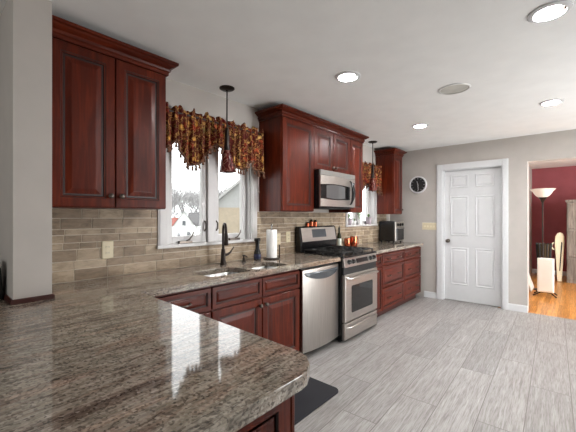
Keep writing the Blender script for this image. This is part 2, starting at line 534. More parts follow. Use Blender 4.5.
# windows in the left wall: casing, sill, mullion, two sashes (> pane, crank, lock)
def window(name, y0, y1, z0, z1, cas, mul, sash, xs, hardware=True):
    """opening y0..y1, z0..z1; xs = plane of the sashes"""
    root = thing(name, (XW, (y0 + y1) / 2, z0), None, None, kind='structure')
    mb = MB()
    t = 0.020
    for a, b, c, d in ((y0 - cas, y0 + 0.004, z0 - 0.0, z1 + cas), (y1 - 0.004, y1 + cas, z0 - 0.0, z1 + cas), (y0, y1, z1 - 0.004, z1 + cas)):
        mb.box(XW + 0.001, XW + t, a, b, c, d)
        mb.box(XW + t, XW + t + 0.006, a + 0.012, b - 0.012, c, d)
    mb.build('casing', M['vinyl_dimmed'], root, 0.003)
    mb = MB()                                              # jamb lining
    mb.box(XW - 0.13, XW + 0.001, y0, y0 + 0.018, z0, z1); mb.box(XW - 0.13, XW + 0.001, y1 - 0.018, y1, z0, z1)
    mb.box(XW - 0.13, XW + 0.001, y0, y1, z1 - 0.018, z1)
    mb.build('jamb', M['vinyl_dimmed'], root)
    MB().box(XW - 0.13, XW + 0.034, y0 - cas - 0.012, y1 + cas + 0.012, z0 - 0.022, z0 + 0.004).build('sill', M['vinyl_dimmed'], root, 0.005)
    ym = (y0 + y1) / 2
    MB().box(xs - 0.03, xs + 0.045, ym - mul / 2, ym + mul / 2, z0, z1).build('mullion', M['vinyl_dimmed'], root, 0.004)
    for k, (a, b) in enumerate(((y0 + 0.018, ym - mul / 2), (ym + mul / 2, y1 - 0.018))):
        f = MB(); zb = z0 + 0.004
        f.box(xs - 0.02, xs + 0.02, a, a + sash, zb, z1 - 0.018); f.box(xs - 0.02, xs + 0.02, b - sash, b, zb, z1 - 0.018)
        f.box(xs - 0.02, xs + 0.02, a + sash, b - sash, zb, zb + sash * 1.3); f.box(xs - 0.02, xs + 0.02, a + sash, b - sash, z1 - 0.018 - sash, z1 - 0.018)
        so = f.build('sash', M['vinyl_dimmed'], root, 0.003)
        MB().box(xs - 0.004, xs + 0.004, a + sash - 0.004, b - sash + 0.004, zb + sash * 1.3 - 0.004, z1 - 0.014 - sash).build('pane', M['glass'], so)
        if hardware:
            yc = (a + b) / 2 + (-0.03 if k == 0 else 0.03)
            h = MB().box(xs + 0.02, xs + 0.05, yc - 0.06, yc + 0.06, zb, zb + 0.022)
            h.tube([(xs + 0.045, yc, zb + 0.02), (xs + 0.065, yc + 0.02, zb + 0.035), (xs + 0.07, yc + 0.05, zb + 0.075), (xs + 0.07, yc + 0.055, zb + 0.10)], 0.006, 8)
            h.build('crank', M['pewter'], so)
            yl = (b - 0.022) if k == 0 else (a + 0.022)
            MB().tube([(xs + 0.022, yl, zb + 0.10), (xs + 0.042, yl, zb + 0.12), (xs + 0.042, yl, zb + 0.17), (xs + 0.022, yl, zb + 0.19)], 0.007, 8).build('lock_lever', M['pewter'], so)
    return root


window('window_1', *W1, 0.085, 0.085, 0.05, XW - 0.06)
window('window_2', *W2, 0.055, 0.07, 0.045, XW - 0.10, False)


# unseen glazed openings behind the camera and at the right, added for their daylight
def glazed(name, axis, c, a0, a1, z0, z1, n):
    root = thing(name, (c, (a0 + a1) / 2, z0) if axis == 'x' else ((a0 + a1) / 2, c, z0), None, None, kind='structure')
    f = MB(); g = MB(); w = (a1 - a0) / n
    def bx(mb, p, q, s, e, d):
        if axis == 'x': mb.box(c - d, c + d, p, q, s, e)
        else: mb.box(p, q, c - d, c + d, s, e)
    for k in range(n + 1): bx(f, max(a0, a0 + k * w - 0.035), min(a1, a0 + k * w + 0.035), z0, z1, 0.03)
    bx(f, a0, a1, z0, z0 + 0.07, 0.029); bx(f, a0, a1, z1 - 0.07, z1, 0.029)
    bx(g, a0 + 0.03, a1 - 0.03, z0 + 0.06, z1 - 0.06, 0.003)
    f.build('frame', M['white'], root); g.build('pane', M['glass'], root)


glazed('unseen_window_3', 'x', XR + 0.1, 3.55, 5.35, 0.02, 2.1, 2)
glazed('unseen_window_4', 'y', YS - 0.1, -2.3, -0.7, 0.9, 2.1, 2)
glazed('unseen_window_5', 'x', 2.55, 5.9, 7.3, 0.7, 2.1, 2)

# white six-panel door in the back wall
door = thing('door_1', (-1.2, YB, 0), None, None, kind='structure')
mb = MB()
for a, b, z0, z1 in ((-1.693, -1.600, 0, 2.165), (-0.795, -0.717, 0, 2.165), (-1.600, -0.795, 2.07, 2.165)):
    mb.box(a, b, YB - 0.018, YB - 0.0005, z0, z1); mb.box(a + 0.012, b - 0.012, YB - 0.024, YB - 0.018, z0, z1 - 0.0)
mb.build('casing', M['white'], door, 0.004)
mb = MB()
mb.box(-1.605, -1.588, YB, YD, 0, 2.075); mb.box(-0.807, -0.79, YB, YD, 0, 2.075); mb.box(-1.588, -0.807, YB, YD, 2.058, 2.075)
mb.build('jamb', M['white'], door)
YP = YB + 0.060
slab = MB().box(-1.587, -0.808, YP, YP + 0.035, 0.008, 2.057)
px = [(-1.500, -1.245), (-1.150, -0.895)]
for (xa, xb) in px:
    for (za, zb) in ((1.785, 1.985), (1.03, 1.655), (0.255, 0.845)):
        slab.rings((xa, YP - 0.001, za), (1, 0, 0), (0, 0, 1), (0, -1, 0), xb - xa, zb - za,
                   [(0, 0.0), (0.006, 0.006), (0.014, 0.007), (0.022, 0.0015), (0.034, 0.001), (0.046, 0.006), (0.05, 0.0065)], back=False)
slab_o = slab.build('door_slab', M['white'], door)
MB().lathe([(0.030, 0), (0.030, 0.006), (0.012, 0.010), (0.011, 0.030), (0.026, 0.040), (0.029, 0.055), (0.020, 0.066), (0.004, 0.069)], (-1.535, YP, 0.945), (0, -1, 0), 20).build('knob', M['pewter'], slab_o)

# backsplash: grout bed and individually toned stone tiles in one mesh
tiles, tones = MB(), []
rects = []
rowh = [0.076, 0.056, 0.076, 0.044, 0.052, 0.038, 0.072, 0.064]
holes = [(W1[0] - 0.08, W1[1] + 0.08, 1.085, 3), (W2[0] - 0.05, W2[1] + 0.05, 1.19, 3)]
rt = random.Random(3)
z = ZC + 0.002
YT0, YT1 = 0.472, 5.43
for rh in rowh:
    y = YT0 - rt.uniform(0, 0.1)
    while y < YT1:
        l = rt.choice([0.10, 0.15, 0.20, 0.20, 0.26]) * rt.uniform(0.9, 1.1)
        a, b = max(y, YT0), min(y + l, YT1)
        if b - a > 0.012: rects.append((a, b, z, min(z + rh, 1.386), rt.random()))
        y += l
    z += rh
g = 0.0024


def put(a, b, c, d, t):
    if b - a < 0.006 or d - c < 0.006: return
    tiles.box(XW + 0.004, XW + 0.0095, a + g, b - g, c + g, d - g); tones.extend([t] * 8)


for a, b, c, d, t in rects:
    done = False
    for h in holes:
        if a < h[1] and b > h[0] and d > h[2]:
            if c < h[2]: put(max(a, h[0]), min(b, h[1]), c, h[2], t)
            put(a, min(b, h[0]), c, d, t); put(max(a, h[1]), b, c, d, t)
            done = True
    if not done: put(a, b, c, d, t)
bs = structure('backsplash', tiles, M['tile'])
att = bs.data.attributes.new('tone', 'FLOAT', 'POINT')
for i, t in enumerate(tones): att.data[i].value = t
gb = wall_slab('x', XW + 0.0005, XW + 0.006, YT0, YT1, ZC, 1.386, [(h[0], h[1], h[2], 3) for h in holes])
gb.build('grout', M['grout'], bs)

# ------------------------------------------------------------------ cabinets
DOOR = [(0, 0), (0, 0.016), (0.004, 0.020), (0.052, 0.020), (0.056, 0.0165), (0.062, 0.0165), (0.066, 0.010), (0.076, 0.010), (0.104, 0.0175), (0.110, 0.0182)]
DMI = [0, 0, 0, 1, 0, 1, 1, 0, 0]


def front(mb, y0, y1, z0, z1, x, s=1.0):
    mb.rings((x, y0, z0), (0, 1, 0), (0, 0, 1), (1, 0, 0), y1 - y0, z1 - z0, [(a * s, d) for a, d in DOOR], DMI)
    return mb


def knob(parent, x, y, z, mat='pewter'):
    MB().lathe([(0.008, 0), (0.007, 0.012), (0.015, 0.018), (0.017, 0.025), (0.012, 0.031), (0.003, 0.033)], (x, y, z), (1, 0, 0), 16).build('knob', M[mat], parent)


def pull(parent, x, y, z):
    MB().tube([(x, y - 0.040, z), (x + 0.020, y - 0.038, z), (x + 0.027, y - 0.02, z - 0.003), (x + 0.029, y, z - 0.004), (x + 0.027, y + 0.02, z - 0.003), (x + 0.020, y + 0.038, z), (x, y + 0.040, z)],
              [0.007, 0.006, 0.005, 0.006, 0.005, 0.006, 0.007], 8).build('pull', M['pewter'], parent)


def door_part(root, y0, y1, z0, z1, x, ky=None, kz=None, s=1.0):
    d = front(MB(), y0, y1, z0, z1, x, s).build('door', [M['cherry'], M['glaze']], root)
    if ky is not None: knob(d, x + 0.020, ky, kz)
    return d


def drawer_part(root, y0, y1, z0, z1, x, pulls=(), s=0.5, name='drawer'):
    d = front(MB(), y0, y1, z0, z1, x, s).build(name, [M['cherry_h'], M['glaze']], root)
    for py in pulls: pull(d, x + 0.0185, py, (z0 + z1) / 2)
    return d


XU = XW + 0.33          # front of the upper doors
UB, UT = 1.386, 2.345   # underside and top of the upper boxes
CROWN = [(0, 2.325), (0.010, 2.325), (0.012, 2.345), (0.020, 2.350), (0.024, 2.362), (0.016, 2.365), (0.016, 2.371), (0.040, 2.384), (0.050, 2.393), (0.060, 2.396), (0.062, 2.414), (0, 2.414)]


def upper_body(root, y0, y1, z0, z1, xf):
    mb = MB().box(XW + 0.001, xf - 0.021, y0, y1, z0, z1)
    mb.build('body', M['cherry'], root)


def crown_part(root, path, name='crown'):
    return MB().sweep(path, CROWN).build(name, M['cherry_h'], root)


g_up = 'cherry wall cabinets'
u = thing('wall_cabinet', (XW, 0.82, UB), 'dark cherry two-door wall cabinet between the pier and the sink window', 'cabinet', g_up)
upper_body(u, 0.472, 1.165, UB, UT, XU)
door_part(u, 0.482, 0.822, UB + 0.006, 2.322, XU - 0.020, 0.793, UB + 0.075)
door_part(u, 0.828, 1.161, UB + 0.006, 2.322, XU - 0.020, 0.857, UB + 0.075)
crown_part(u, [(XU - 0.004, 0.472), (XU - 0.004, 1.165), (XW + 0.002, 1.165)])

u = thing('wall_cabinet', (XW, 2.63, UB), 'tall single-door cherry wall cabinet left of the microwave', 'cabinet', g_up)
upper_body(u, 2.373, 2.893, UB, UT, XU)
door_part(u, 2.380, 2.890, UB + 0.006, 2.322, XU - 0.020)
u = thing('wall_cabinet', (XW, 3.28, 1.855), 'short two-door cherry wall cabinet above the microwave', 'cabinet', g_up)
upper_body(u, 2.8935, 3.662, 1.855, UT, XU)
door_part(u, 2.897, 3.274, 1.861, 2.322, XU - 0.020, 3.245, 1.905)
door_part(u, 3.280, 3.659, 1.861, 2.322, XU - 0.020, 3.309, 1.905)
u = thing('wall_cabinet', (XW, 3.83, UB), 'narrow one-door cherry wall cabinet right of the microwave', 'cabinet', g_up)
upper_body(u, 3.6625, 3.995, UB, UT, XU)
door_part(u, 3.667, 3.991, UB + 0.006, 2.322, XU - 0.020)
cm = MB().sweep([(XW + 0.002, 2.373), (XU - 0.004, 2.373), (XU - 0.004, 3.995), (XW + 0.002, 3.995)], CROWN).build('crown_molding', M['cherry_h'])
tag(cm, 'long cherry crown molding running over the cabinets around the microwave', 'molding')

XU2 = XW + 0.315
u = thing('wall_cabinet', (XW, 5.2, UB), 'small cherry wall cabinet in the far corner above the toaster oven', 'cabinet', g_up)
upper_body(u, 5.03, 5.37, UB - 0.015, UT, XU2)
door_part(u, 5.034, 5.366, UB - 0.009, 2.322, XU2 - 0.020, 5.335, UB + 0.06)
crown_part(u, [(XW + 0.002, 5.03), (XU2 - 0.004, 5.03), (XU2 - 0.004, 5.37), (XW + 0.002, 5.37)])

XF = XW + 0.60         # plane of base doors and drawers (outer face of the box)
ZB = 0.866             # underside of the worktop
g_base = 'cherry base cabinets'


def base_box(root, y0, y1):
    MB().box(XW + 0.002, XF - 0.021, y0, y1, 0.095, ZB - 0.001).build('body', M['cherry'], root)
    MB().box(XW + 0.002, XF - 0.085, y0, y1, 0.0, 0.095).build('toe_kick', M['cherry_dark'], root)


XD = XF - 0.0205
u = thing('base_cabinet', (XW, 1.05, 0), 'cherry base cabinet with one drawer, next to the peninsula corner', 'cabinet', g_base)
base_box(u, 0.715, 1.352)
drawer_part(u, 0.86, 1.347, 0.690, 0.842, XD, (1.14,))
door_part(u, 0.86, 1.347, 0.105, 0.676, XD, 1.315, 0.62)
u = thing('base_cabinet', (XW, 1.84, 0), 'cherry sink base cabinet with two false drawer fronts over two doors', 'cabinet', g_base)
for ya, yb in ((1.3525, 1.372), (2.210, 2.318)):
    MB().box(XW + 0.002, XF - 0.021, ya, yb, 0.095, ZB - 0.001).build('side_panel', M['cherry'], u)
MB().box(XF - 0.043, XF - 0.021, 1.372, 2.210, 0.095, ZB - 0.001).build('face_frame', M['cherry'], u)
MB().box(XW + 0.002, XF - 0.043, 1.372, 2.210, 0.095, 0.115).build('bottom_panel', M['cherry'], u)
MB().box(XW + 0.002, XF - 0.085, 1.3525, 2.318, 0.0, 0.095).build('toe_kick', M['cherry_dark'], u)
drawer_part(u, 1.358, 1.836, 0.690, 0.842, XD, name='false_front'); drawer_part(u, 1.842, 2.312, 0.690, 0.842, XD, name='false_front')
door_part(u, 1.358, 1.836, 0.105, 0.676, XD, 1.806, 0.625); door_part(u, 1.842, 2.312, 0.105, 0.676, XD, 1.872, 0.625)
u = thing('base_cabinet', (XW, 3.90, 0), 'very narrow cherry base cabinet squeezed beside the range', 'cabinet', g_base)
base_box(u, 3.712, 4.012)
drawer_part(u, 3.735, 4.006, 0.690, 0.842, XD, (3.87,)); door_part(u, 3.735, 4.006, 0.105, 0.676, XD, None, None, 0.6)
for y0, y1, lab in ((4.0125, 4.745, 'cherry three-drawer base cabinet nearer the range'), (4.7455, 5.435, 'cherry three-drawer base cabinet at the end of the run by the white door')):
    u = thing('drawer_base_cabinet', (XW, (y0 + y1) / 2, 0), lab, 'cabinet', 'cherry drawer cabinets')
    base_box(u, y0, y1)
    w = y1 - y0
    for z0, z1 in ((0.690, 0.842), (0.398, 0.678), (0.105, 0.386)):
        drawer_part(u, y0 + 0.006, y1 - 0.006, z0, z1, XD, (y0 + w * 0.27, y0 + w * 0.73), 0.5 if z1 > 0.8 else 0.62)

# peninsula cabinet with a raised end panel
XP = -0.595
u = thing('peninsula_cabinet', (-1.4, 0.3, 0), 'cherry peninsula cabinet under the near worktop, with a raised end panel', 'cabinet', g_base)
MB().box(XF + 0.03, XP - 0.006, -0.05, 0.690, 0.095, ZB - 0.001).build('body', M['cherry'], u)
MB().box(XF + 0.03, XP - 0.06, 0.02, 0.62, 0.0, 0.095).build('toe_kick', M['cherry_dark'], u)
MB().rings((XP - 0.006, -0.05, 0.10), (0, 1, 0), (0, 0, 1), (1, 0, 0), 0.740, ZB - 0.101,
           [(0, 0), (0, 0.004), (0.002, 0.006), (0.050, 0.006), (0.055, 0.000), (0.062, 0.000), (0.066, -0.005), (0.078, -0.005), (0.115, 0.004), (0.12, 0.0045)], DMI, back=False).build('end_panel', [M['cherry'], M['glaze']], u)
MB().box(XP - 0.05, XP + 0.003, 0.690, 0.704, 0.0, ZB - 0.001).build('corner_post', M['cherry'], u, 0.003)


# ------------------------------------------------------------------ worktops
def rrect(x0, x1, y0, y1, r, n=5):
    out = []
    for cx, cy, a0 in ((x1 - r, y1 - r, 0), (x0 + r, y1 - r, 90), (x0 + r, y0 + r, 180), (x1 - r, y0 + r, 270)):
        for k in range(n + 1):
            a = R(a0 + 90 * k / n); out.append((cx + r * cos(a), cy + r * sin(a)))
    return out


def slab_mesh(outer, holes, z0, z1):
    loops = [outer] + holes
    flat = [p for l in loops for p in l]
    tris = tessellate_polygon([[Vector((x, y, 0)) for x, y in l] for l in loops])
    n = len(flat); mb = MB()
    vs = [(x, y, z1) for x, y in flat] + [(x, y, z0) for x, y in flat]
    fs = [tuple(t) for t in tris] + [tuple(i + n for i in reversed(t)) for t in tris]
    b = 0
    for l in loops:
        m = len(l)
        for k in range(m): fs.append((b + k, b + (k + 1) % m, n + b + (k + 1) % m, n + b + k))
        b += m
    mb.add(vs, fs)
    return mb


XCF = XW + 0.638
SINK_A = (-2.215, -1.915, 1.375, 1.775); SINK_B = (-2.215, -1.915, 1.815, 2.205)
outer = [(XW + 0.011, -0.55), (-0.555, -0.55), (-0.555, 0.690), (-0.560, 0.718), (-0.580, 0.756), (-0.618, 0.792), (-0.665, 0.807), (XCF + 0.03, 0.838), (XCF + 0.006, 0.846), (XCF, 0.87), (XCF, 2.940), (XW + 0.011, 2.940),
         (XW + 0.011, 0.4715), (-2.0505, 0.4715), (-2.0505, 0.3105), (XW + 0.011, 0.3105)]
ct = slab_mesh(outer, [rrect(*SINK_A, 0.07)[::-1], rrect(*SINK_B, 0.07)[::-1]], ZB, ZC).build('countertop', M['granite'], None, 0.006, 3)
tag(ct, 'large polished brown granite worktop wrapping from the sink run onto the near peninsula', 'countertop', 'granite worktops')
ct2 = slab_mesh([(XW + 0.011, 3.708), (XCF, 3.708), (XCF, 5.44), (XW + 0.011, 5.44)], [], ZB, ZC).build('countertop', M['granite'], None, 0.006, 3)
tag(ct2, 'short granite worktop right of the range under the toaster oven', 'countertop', 'granite worktops')

# sink: two steel bowls with drains
sink = thing('double_sink', (-2.06, 1.79, ZB), 'stainless double-bowl undermount sink below the window', 'sink')
for bx in (SINK_A, SINK_B):
    x0, x1, y0, y1 = bx; mb = MB(); vs = []; fs = []
    secs = [(0.022, -0.001, 0.08), (-0.004, -0.001, 0.07), (0.0, -0.006, 0.07), (0.006, -0.13, 0.065), (0.022, -0.165, 0.06), (0.06, -0.175, 0.05)]
    secs[0] = (-0.03, -0.001, 0.09)
    m = 24
    for ins, dz, r in secs:
        for px_, py_ in rrect(x0 + ins, x1 - ins, y0 + ins, y1 - ins, r): vs.append((px_, py_, ZB + dz))
    for i in range(len(secs) - 1):
        for k in range(m): fs.append((i * m + k, i * m + (k + 1) % m, (i + 1) * m + (k + 1) % m, (i + 1) * m + k))
    fs.append(tuple((len(secs) - 1) * m + k for k in range(m)))
    mb.add(vs, fs, 0, True)
    bo = mb.build('bowl', M['sink_steel'], sink)
    cx, cy = (x0 + x1) / 2, (y0 + y1) / 2
    MB().lathe([(0.045, 0), (0.045, 0.003), (0.03, 0.002), (0.01, 0.001)], (cx, cy, ZB - 0.1745), (0, 0, 1), 20).build('drain', M['chrome'], bo)

# ------------------------------------------------------------------ dishwasher
dw = thing('dishwasher', (XW + 0.3, 2.65, 0), 'stainless dishwasher with a bowed door and dark pocket handle', 'dishwasher')
DY0, DY1 = 2.336, 2.934
MB().box(XW + 0.03, XF - 0.012, DY0 + 0.004, DY1 - 0.004, 0.07, ZB - 0.004).build('tub', M['black_matte'], dw)
MB().box(XW + 0.03, XF - 0.08, DY0 + 0.004, DY1 - 0.004, 0.0, 0.07).build('toe_kick', M['black_matte'], dw)


def bowx(t, b=0.028): return XF - 0.006 + 0.022 + b * (1 - (2 * t - 1) ** 2) - 0.0


mb = MB(); n = 24; vs = []; fs = []
zlist = [0.075, 0.08, 0.835, 0.842]
for i in range(n + 1):
    t = i / n; y = DY0 + (DY1 - DY0) * t
    xo = bowx(t)
    vs += [(XF - 0.012, y, 0.075), (xo - 0.004, y, 0.075), (xo, y, 0.083), (xo, y, 0.836), (xo - 0.006, y, 0.843), (XF - 0.012, y, 0.843)]
for i in range(n):
    for k in range(6): fs.append((i * 6 + k, (i + 1) * 6 + k, (i + 1) * 6 + (k + 1) % 6, i * 6 + (k + 1) % 6))
fs.append(tuple(range(6))); fs.append(tuple(n * 6 + k for k in range(5, -1, -1)))
mb.add(vs, fs, 0, True)
dd = mb.build('door', M['steel_v'], dw)
# crescent pocket handle
mb = MB(); vs = []; fs = []; n = 24
for i in range(n + 1):
    t = 0.03 + 0.94 * i / n; y = DY0 + (DY1 - DY0) * t
    s = sin(pi * i / n) ** 0.55
    zt = 0.812; zb = zt - 0.010 - 0.070 * s; x = bowx(t)
    vs += [(x - 0.004, y, zb), (x + 0.003 + 0.010 * s, y, zb + 0.003), (x + 0.004 + 0.016 * s, y, zt - 0.014), (x + 0.003, y, zt), (x - 0.004, y, zt)]
for i in range(n):
    for k in range(5): fs.append((i * 5 + k, (i + 1) * 5 + k, (i + 1) * 5 + (k + 1) % 5, i * 5 + (k + 1) % 5))
fs.append(tuple(range(5))); fs.append(tuple(n * 5 + k for k in range(4, -1, -1)))
mb.add(vs, fs, 0, True)
mb.build('pocket_handle', M['screen'], dd)['label'] = 'dark grey crescent pocket handle'

# ------------------------------------------------------------------ gas range
rg = thing('gas_range', (XW + 0.33, 3.38, 0), 'freestanding stainless gas range with black sides and cooktop', 'range')
RY0, RY1 = 2.945, 3.703
XS = XF + 0.078
MB().box(XW + 0.02, XS - 0.03, RY0, RY1, 0.025, 0.895).build('body', M['black'], rg)
for yy in (RY0 + 0.04, RY1 - 0.04):
    for xx in (XW + 0.08, XS - 0.08): MB().lathe([(0.018, 0), (0.018, 0.025)], (xx, yy, 0), (0, 0, 1), 12).build('foot', M['black_matte'], rg)
top = MB().box(XW + 0.02, XS - 0.004, RY0 - 0.001, RY1 + 0.001, 0.8955, 0.916).build('cooktop', M['black'], rg, 0.006)
# burners and grates
for (bx_, by_) in ((-2.24, 3.135), (-2.24, 3.515), (-1.98, 3.135), (-1.98, 3.515), (-2.11, 3.325)):
    MB().lathe([(0.055, 0), (0.05, 0.006), (0.04, 0.008), (0.038, 0.018), (0.03, 0.021), (0.004, 0.022)], (bx_, by_, 0.916), (0, 0, 1), 20).build('burner', M['iron'], rg)
for ya, yb in ((RY0 + 0.03, 3.210), (3.220, 3.430), (3.440, RY1 - 0.03)):
    gm = MB(); xa, xb = -2.36, -1.86
    for (p, q) in (((xa, ya), (xb, ya)), ((xa, yb), (xb, yb)), ((xa, ya), (xa, yb)), ((xb, ya), (xb, yb)), (((xa + xb) / 2, ya), ((xa + xb) / 2, yb)), ((xa, (ya + yb) / 2), (xb, (ya + yb) / 2))):
        gm.box(min(p[0], q[0]) - 0.005, max(p[0], q[0]) + 0.005, min(p[1], q[1]) - 0.005, max(p[1], q[1]) + 0.005, 0.938, 0.952)
    for xx in (xa, (xa + xb) / 2, xb):
        for yy in (ya, yb): gm.box(xx - 0.006, xx + 0.006, yy - 0.006, yy + 0.006, 0.9155, 0.940)
    for xx in (xa + 0.115, xb - 0.115):
        for a in range(4):
            gm.tube([(xx + 0.02 * cos(a * pi / 2 + pi / 4), (ya + yb) / 2 + 0.02 * sin(a * pi / 2 + pi / 4), 0.95), (xx + 0.10 * cos(a * pi / 2 + pi / 4), (ya + yb) / 2 + 0.08 * sin(a * pi / 2 + pi / 4), 0.946)], 0.005, 6)
    gm.build('grate', M['iron'], rg)
# backguard: black housing with a tilted steel panel and screen
bgm = MB().prism([(XW + 0.012, 0.916), (XW + 0.10, 0.916), (XW + 0.105, 1.03), (XW + 0.075, 1.205), (XW + 0.06, 1.215), (XW + 0.012, 1.215)], (0, RY0 - 0.002, 0), (1, 0, 0), (0, 0, 1), (0, 1, 0), RY1 - RY0 + 0.004)
bgo = bgm.build('backguard', M['black'], rg, 0.006)
fd = Vector((XW + 0.075 - (XW + 0.105), 0, 1.205 - 1.03)).normalized(); fnn = Vector((fd.z, 0, -fd.x))
po = Vector((XW + 0.1045, RY0 + 0.025, 1.034))
MB().rings(po, (0, 1, 0), fd, fnn, RY1 - RY0 - 0.05, 0.168, [(0, 0), (0, 0.003), (0.004, 0.006), (0.01, 0.006)]).build('control_panel', M['steel'], bgo)
sc = MB().rings(po + Vector((0, 0.20, 0)) + fd * 0.045 + fnn * 0.006, (0, 1, 0), fd, fnn, 0.29, 0.10, [(0, 0), (0.002, 0.002), (0.01, 0.002)]).build('screen', M['screen'], bgo)
# front: knob panel, vent strip, oven door, warming drawer
MB().prism([(XS - 0.032, 0.795), (XS + 0.004, 0.795), (XS + 0.004, 0.81), (XS - 0.012, 0.893), (XS - 0.032, 0.893)], (0, RY0 + 0.012, 0), (1, 0, 0), (0, 0, 1), (0, 1, 0), RY1 - RY0 - 0.024).build('knob_panel', M['steel'], rg, 0.002)
kd = Vector((-0.016, 0, 0.083)).normalized(); kn = Vector((kd.z, 0, -kd.x))
for ky in (3.045, 3.13, 3.525, 3.61):
    MB().lathe([(0.026, 0), (0.026, 0.006), (0.022, 0.008), (0.020, 0.026), (0.012, 0.029), (0.003, 0.0295)], Vector((XS - 0.003, ky, 0.848)) , kn, 20).build('knob', M['black'], rg)
MB().rings(Vector((XS + 0.0035, 3.205, 0.822)), (0, 1, 0), kd, kn, 0.25, 0.05, [(0, -0.003), (0, 0.003), (0.004, 0.006), (0.012, 0.006)]).build('button_strip', M['black'], rg)
MB().box(XS - 0.032, XS - 0.010, RY0 + 0.012, RY1 - 0.012, 0.712, 0.795).build('vent_strip', M['black_matte'], rg)
od = MB().rings((XS - 0.030, RY0 + 0.012, 0.218), (0, 1, 0), (0, 0, 1), (1, 0, 0), RY1 - RY0 - 0.024, 0.500, [(0, 0), (0, 0.032), (0.006, 0.038), (0.012, 0.040)]).build('oven_door', M['steel'], rg)
MB().prism([(0.135, 0.085), (0.595, 0.085), (0.605, 0.10), (0.605, 0.36), (0.595, 0.375), (0.135, 0.375), (0.125, 0.36), (0.125, 0.10)], (XS + 0.0095, RY0 + 0.012, 0.218), (0, 1, 0), (0, 0, 1), (1, 0, 0), 0.004).build('oven_window', M['dark_glass'], od)


def bar(y0, y1, z, x, out, r, sag):
    pts = []
    for i in range(17):
        t = i / 16; s = min(1, min(t, 1 - t) / 0.06)
        pts.append((x + out * s ** 0.6 + 0.012 * sin(pi * t), y0 + (y1 - y0) * t, z - sag * (1 - sin(pi * t))))
    return MB().tube(pts, r, 10)


bar(RY0 + 0.03, RY1 - 0.03, 0.690, XS + 0.008, 0.032, 0.013, 0.012).build('handle', M['steel'], od)
dr = MB().rings((XS - 0.030, RY0 + 0.012, 0.035), (0, 1, 0), (0, 0, 1), (1, 0, 0), RY1 - RY0 - 0.024, 0.168, [(0, 0), (0, 0.030), (0.006, 0.036), (0.012, 0.037)]).build('warming_drawer', M['steel'], rg)
bar(RY0 + 0.04, RY1 - 0.04, 0.172, XS + 0.005, 0.026, 0.010, 0.010).build('handle', M['steel'], dr)

# ------------------------------------------------------------------ microwave
mw = thing('microwave', (XW + 0.2, 3.28, 1.425), 'stainless over-the-range microwave with a black curved handle', 'microwave')
MY0, MY1, MX = 2.905, 3.655, XW + 0.385
MB().box(XW + 0.011, MX, MY0, MY1, 1.436, 1.853).build('body', M['black'], mw)
MB().box(XW + 0.08, MX - 0.03, MY0 + 0.05, MY1 - 0.05, 1.424, 1.436).build('light_tray', M['black_matte'], mw)
MB().rings((MX, MY0 + 0.003, 1.793), (0, 1, 0), (0, 0, 1), (1, 0, 0), MY1 - MY0 - 0.006, 0.058, [(0, 0), (0, 0.018), (0.003, 0.022), (0.01, 0.022)]).build('vent_grille', M['vent_grey'], mw)
mdm = MB(); vs = []; fs = []; n = 16
for i in range(n + 1):
    t = i / n; y = MY0 + 0.003 + (MY1 - MY0 - 0.006) * t; xo = MX + 0.020 + 0.016 * (1 - (2 * t - 1) ** 2)
    vs += [(MX, y, 1.448), (xo, y, 1.448), (xo + 0.002, y, 1.62), (xo, y, 1.791), (MX, y, 1.791)]
for i in range(n):
    for k in range(5): fs.append((i * 5 + k, (i + 1) * 5 + k, (i + 1) * 5 + (k + 1) % 5, i * 5 + (k + 1) % 5))
fs.append(tuple(range(5))); fs.append(tuple(n * 5 + k for k in range(4, -1, -1)))
mdm.add(vs, fs, 0, True)
md = mdm.build('door', M['steel'], mw)


def mwx(y): t = (y - MY0 - 0.003) / (MY1 - MY0 - 0.006); return MX + 0.022 + 0.016 * (1 - (2 * t - 1) ** 2)


def curved_patch(ya, yb, zlo, zhi, lift, n=14):
    mb = MB(); vs = []; fs = []
    for i in range(n + 1):
        t = i / n; y = ya + (yb - ya) * t; x = mwx(y)
        vs += [(x - 0.004, y, zlo(t)), (x + lift, y, zlo(t)), (x + lift, y, zhi(t)), (x - 0.004, y, zhi(t))]
    for i in range(n):
        for k in range(4): fs.append((i * 4 + k, (i + 1) * 4 + k, (i + 1) * 4 + (k + 1) % 4, i * 4 + (k + 1) % 4))
    fs.append((0, 1, 2, 3)); fs.append(tuple(n * 4 + k for k in (3, 2, 1, 0)))
    mb.add(vs, fs, 0, True)
    return mb


curved_patch(MY0 + 0.006, 3.50, lambda t: 1.535 - 0.012 * sin(pi * t), lambda t: 1.690 + 0.012 * sin(pi * t), 0.003).build('door_band', M['black'], md)
curved_patch(MY0 + 0.10, 3.38, lambda t: 1.545 - 0.012 * sin(pi * t), lambda t: 1.680 + 0.012 * sin(pi * t), 0.005).build('window', M['mw_glass'], md)
curved_patch(3.555, 3.63, lambda t: 1.56, lambda t: 1.75, 0.003).build('keypad', M['screen'], md)
hm = MB(); pts = []; rs = []
for i in range(15):
    t = i / 14; s = sin(pi * t)
    pts.append((mwx(3.50) + 0.004 + 0.045 * s ** 0.6, 3.50 + 0.01 * s, 1.475 + 0.29 * t)); rs.append(0.006 + 0.017 * s)
hm.tube(pts, rs, 10).build('handle', M['black'], md)
hm = MB(); pts = []
for i in range(15):
    t = i / 14; s = sin(pi * t)
    pts.append((mwx(3.53) + 0.004 + 0.030 * s ** 0.6, 3.53 + 0.028 * s, 1.475 + 0.29 * t))
hm.tube(pts, 0.006, 8).build('handle_trim', M['chrome'], md)


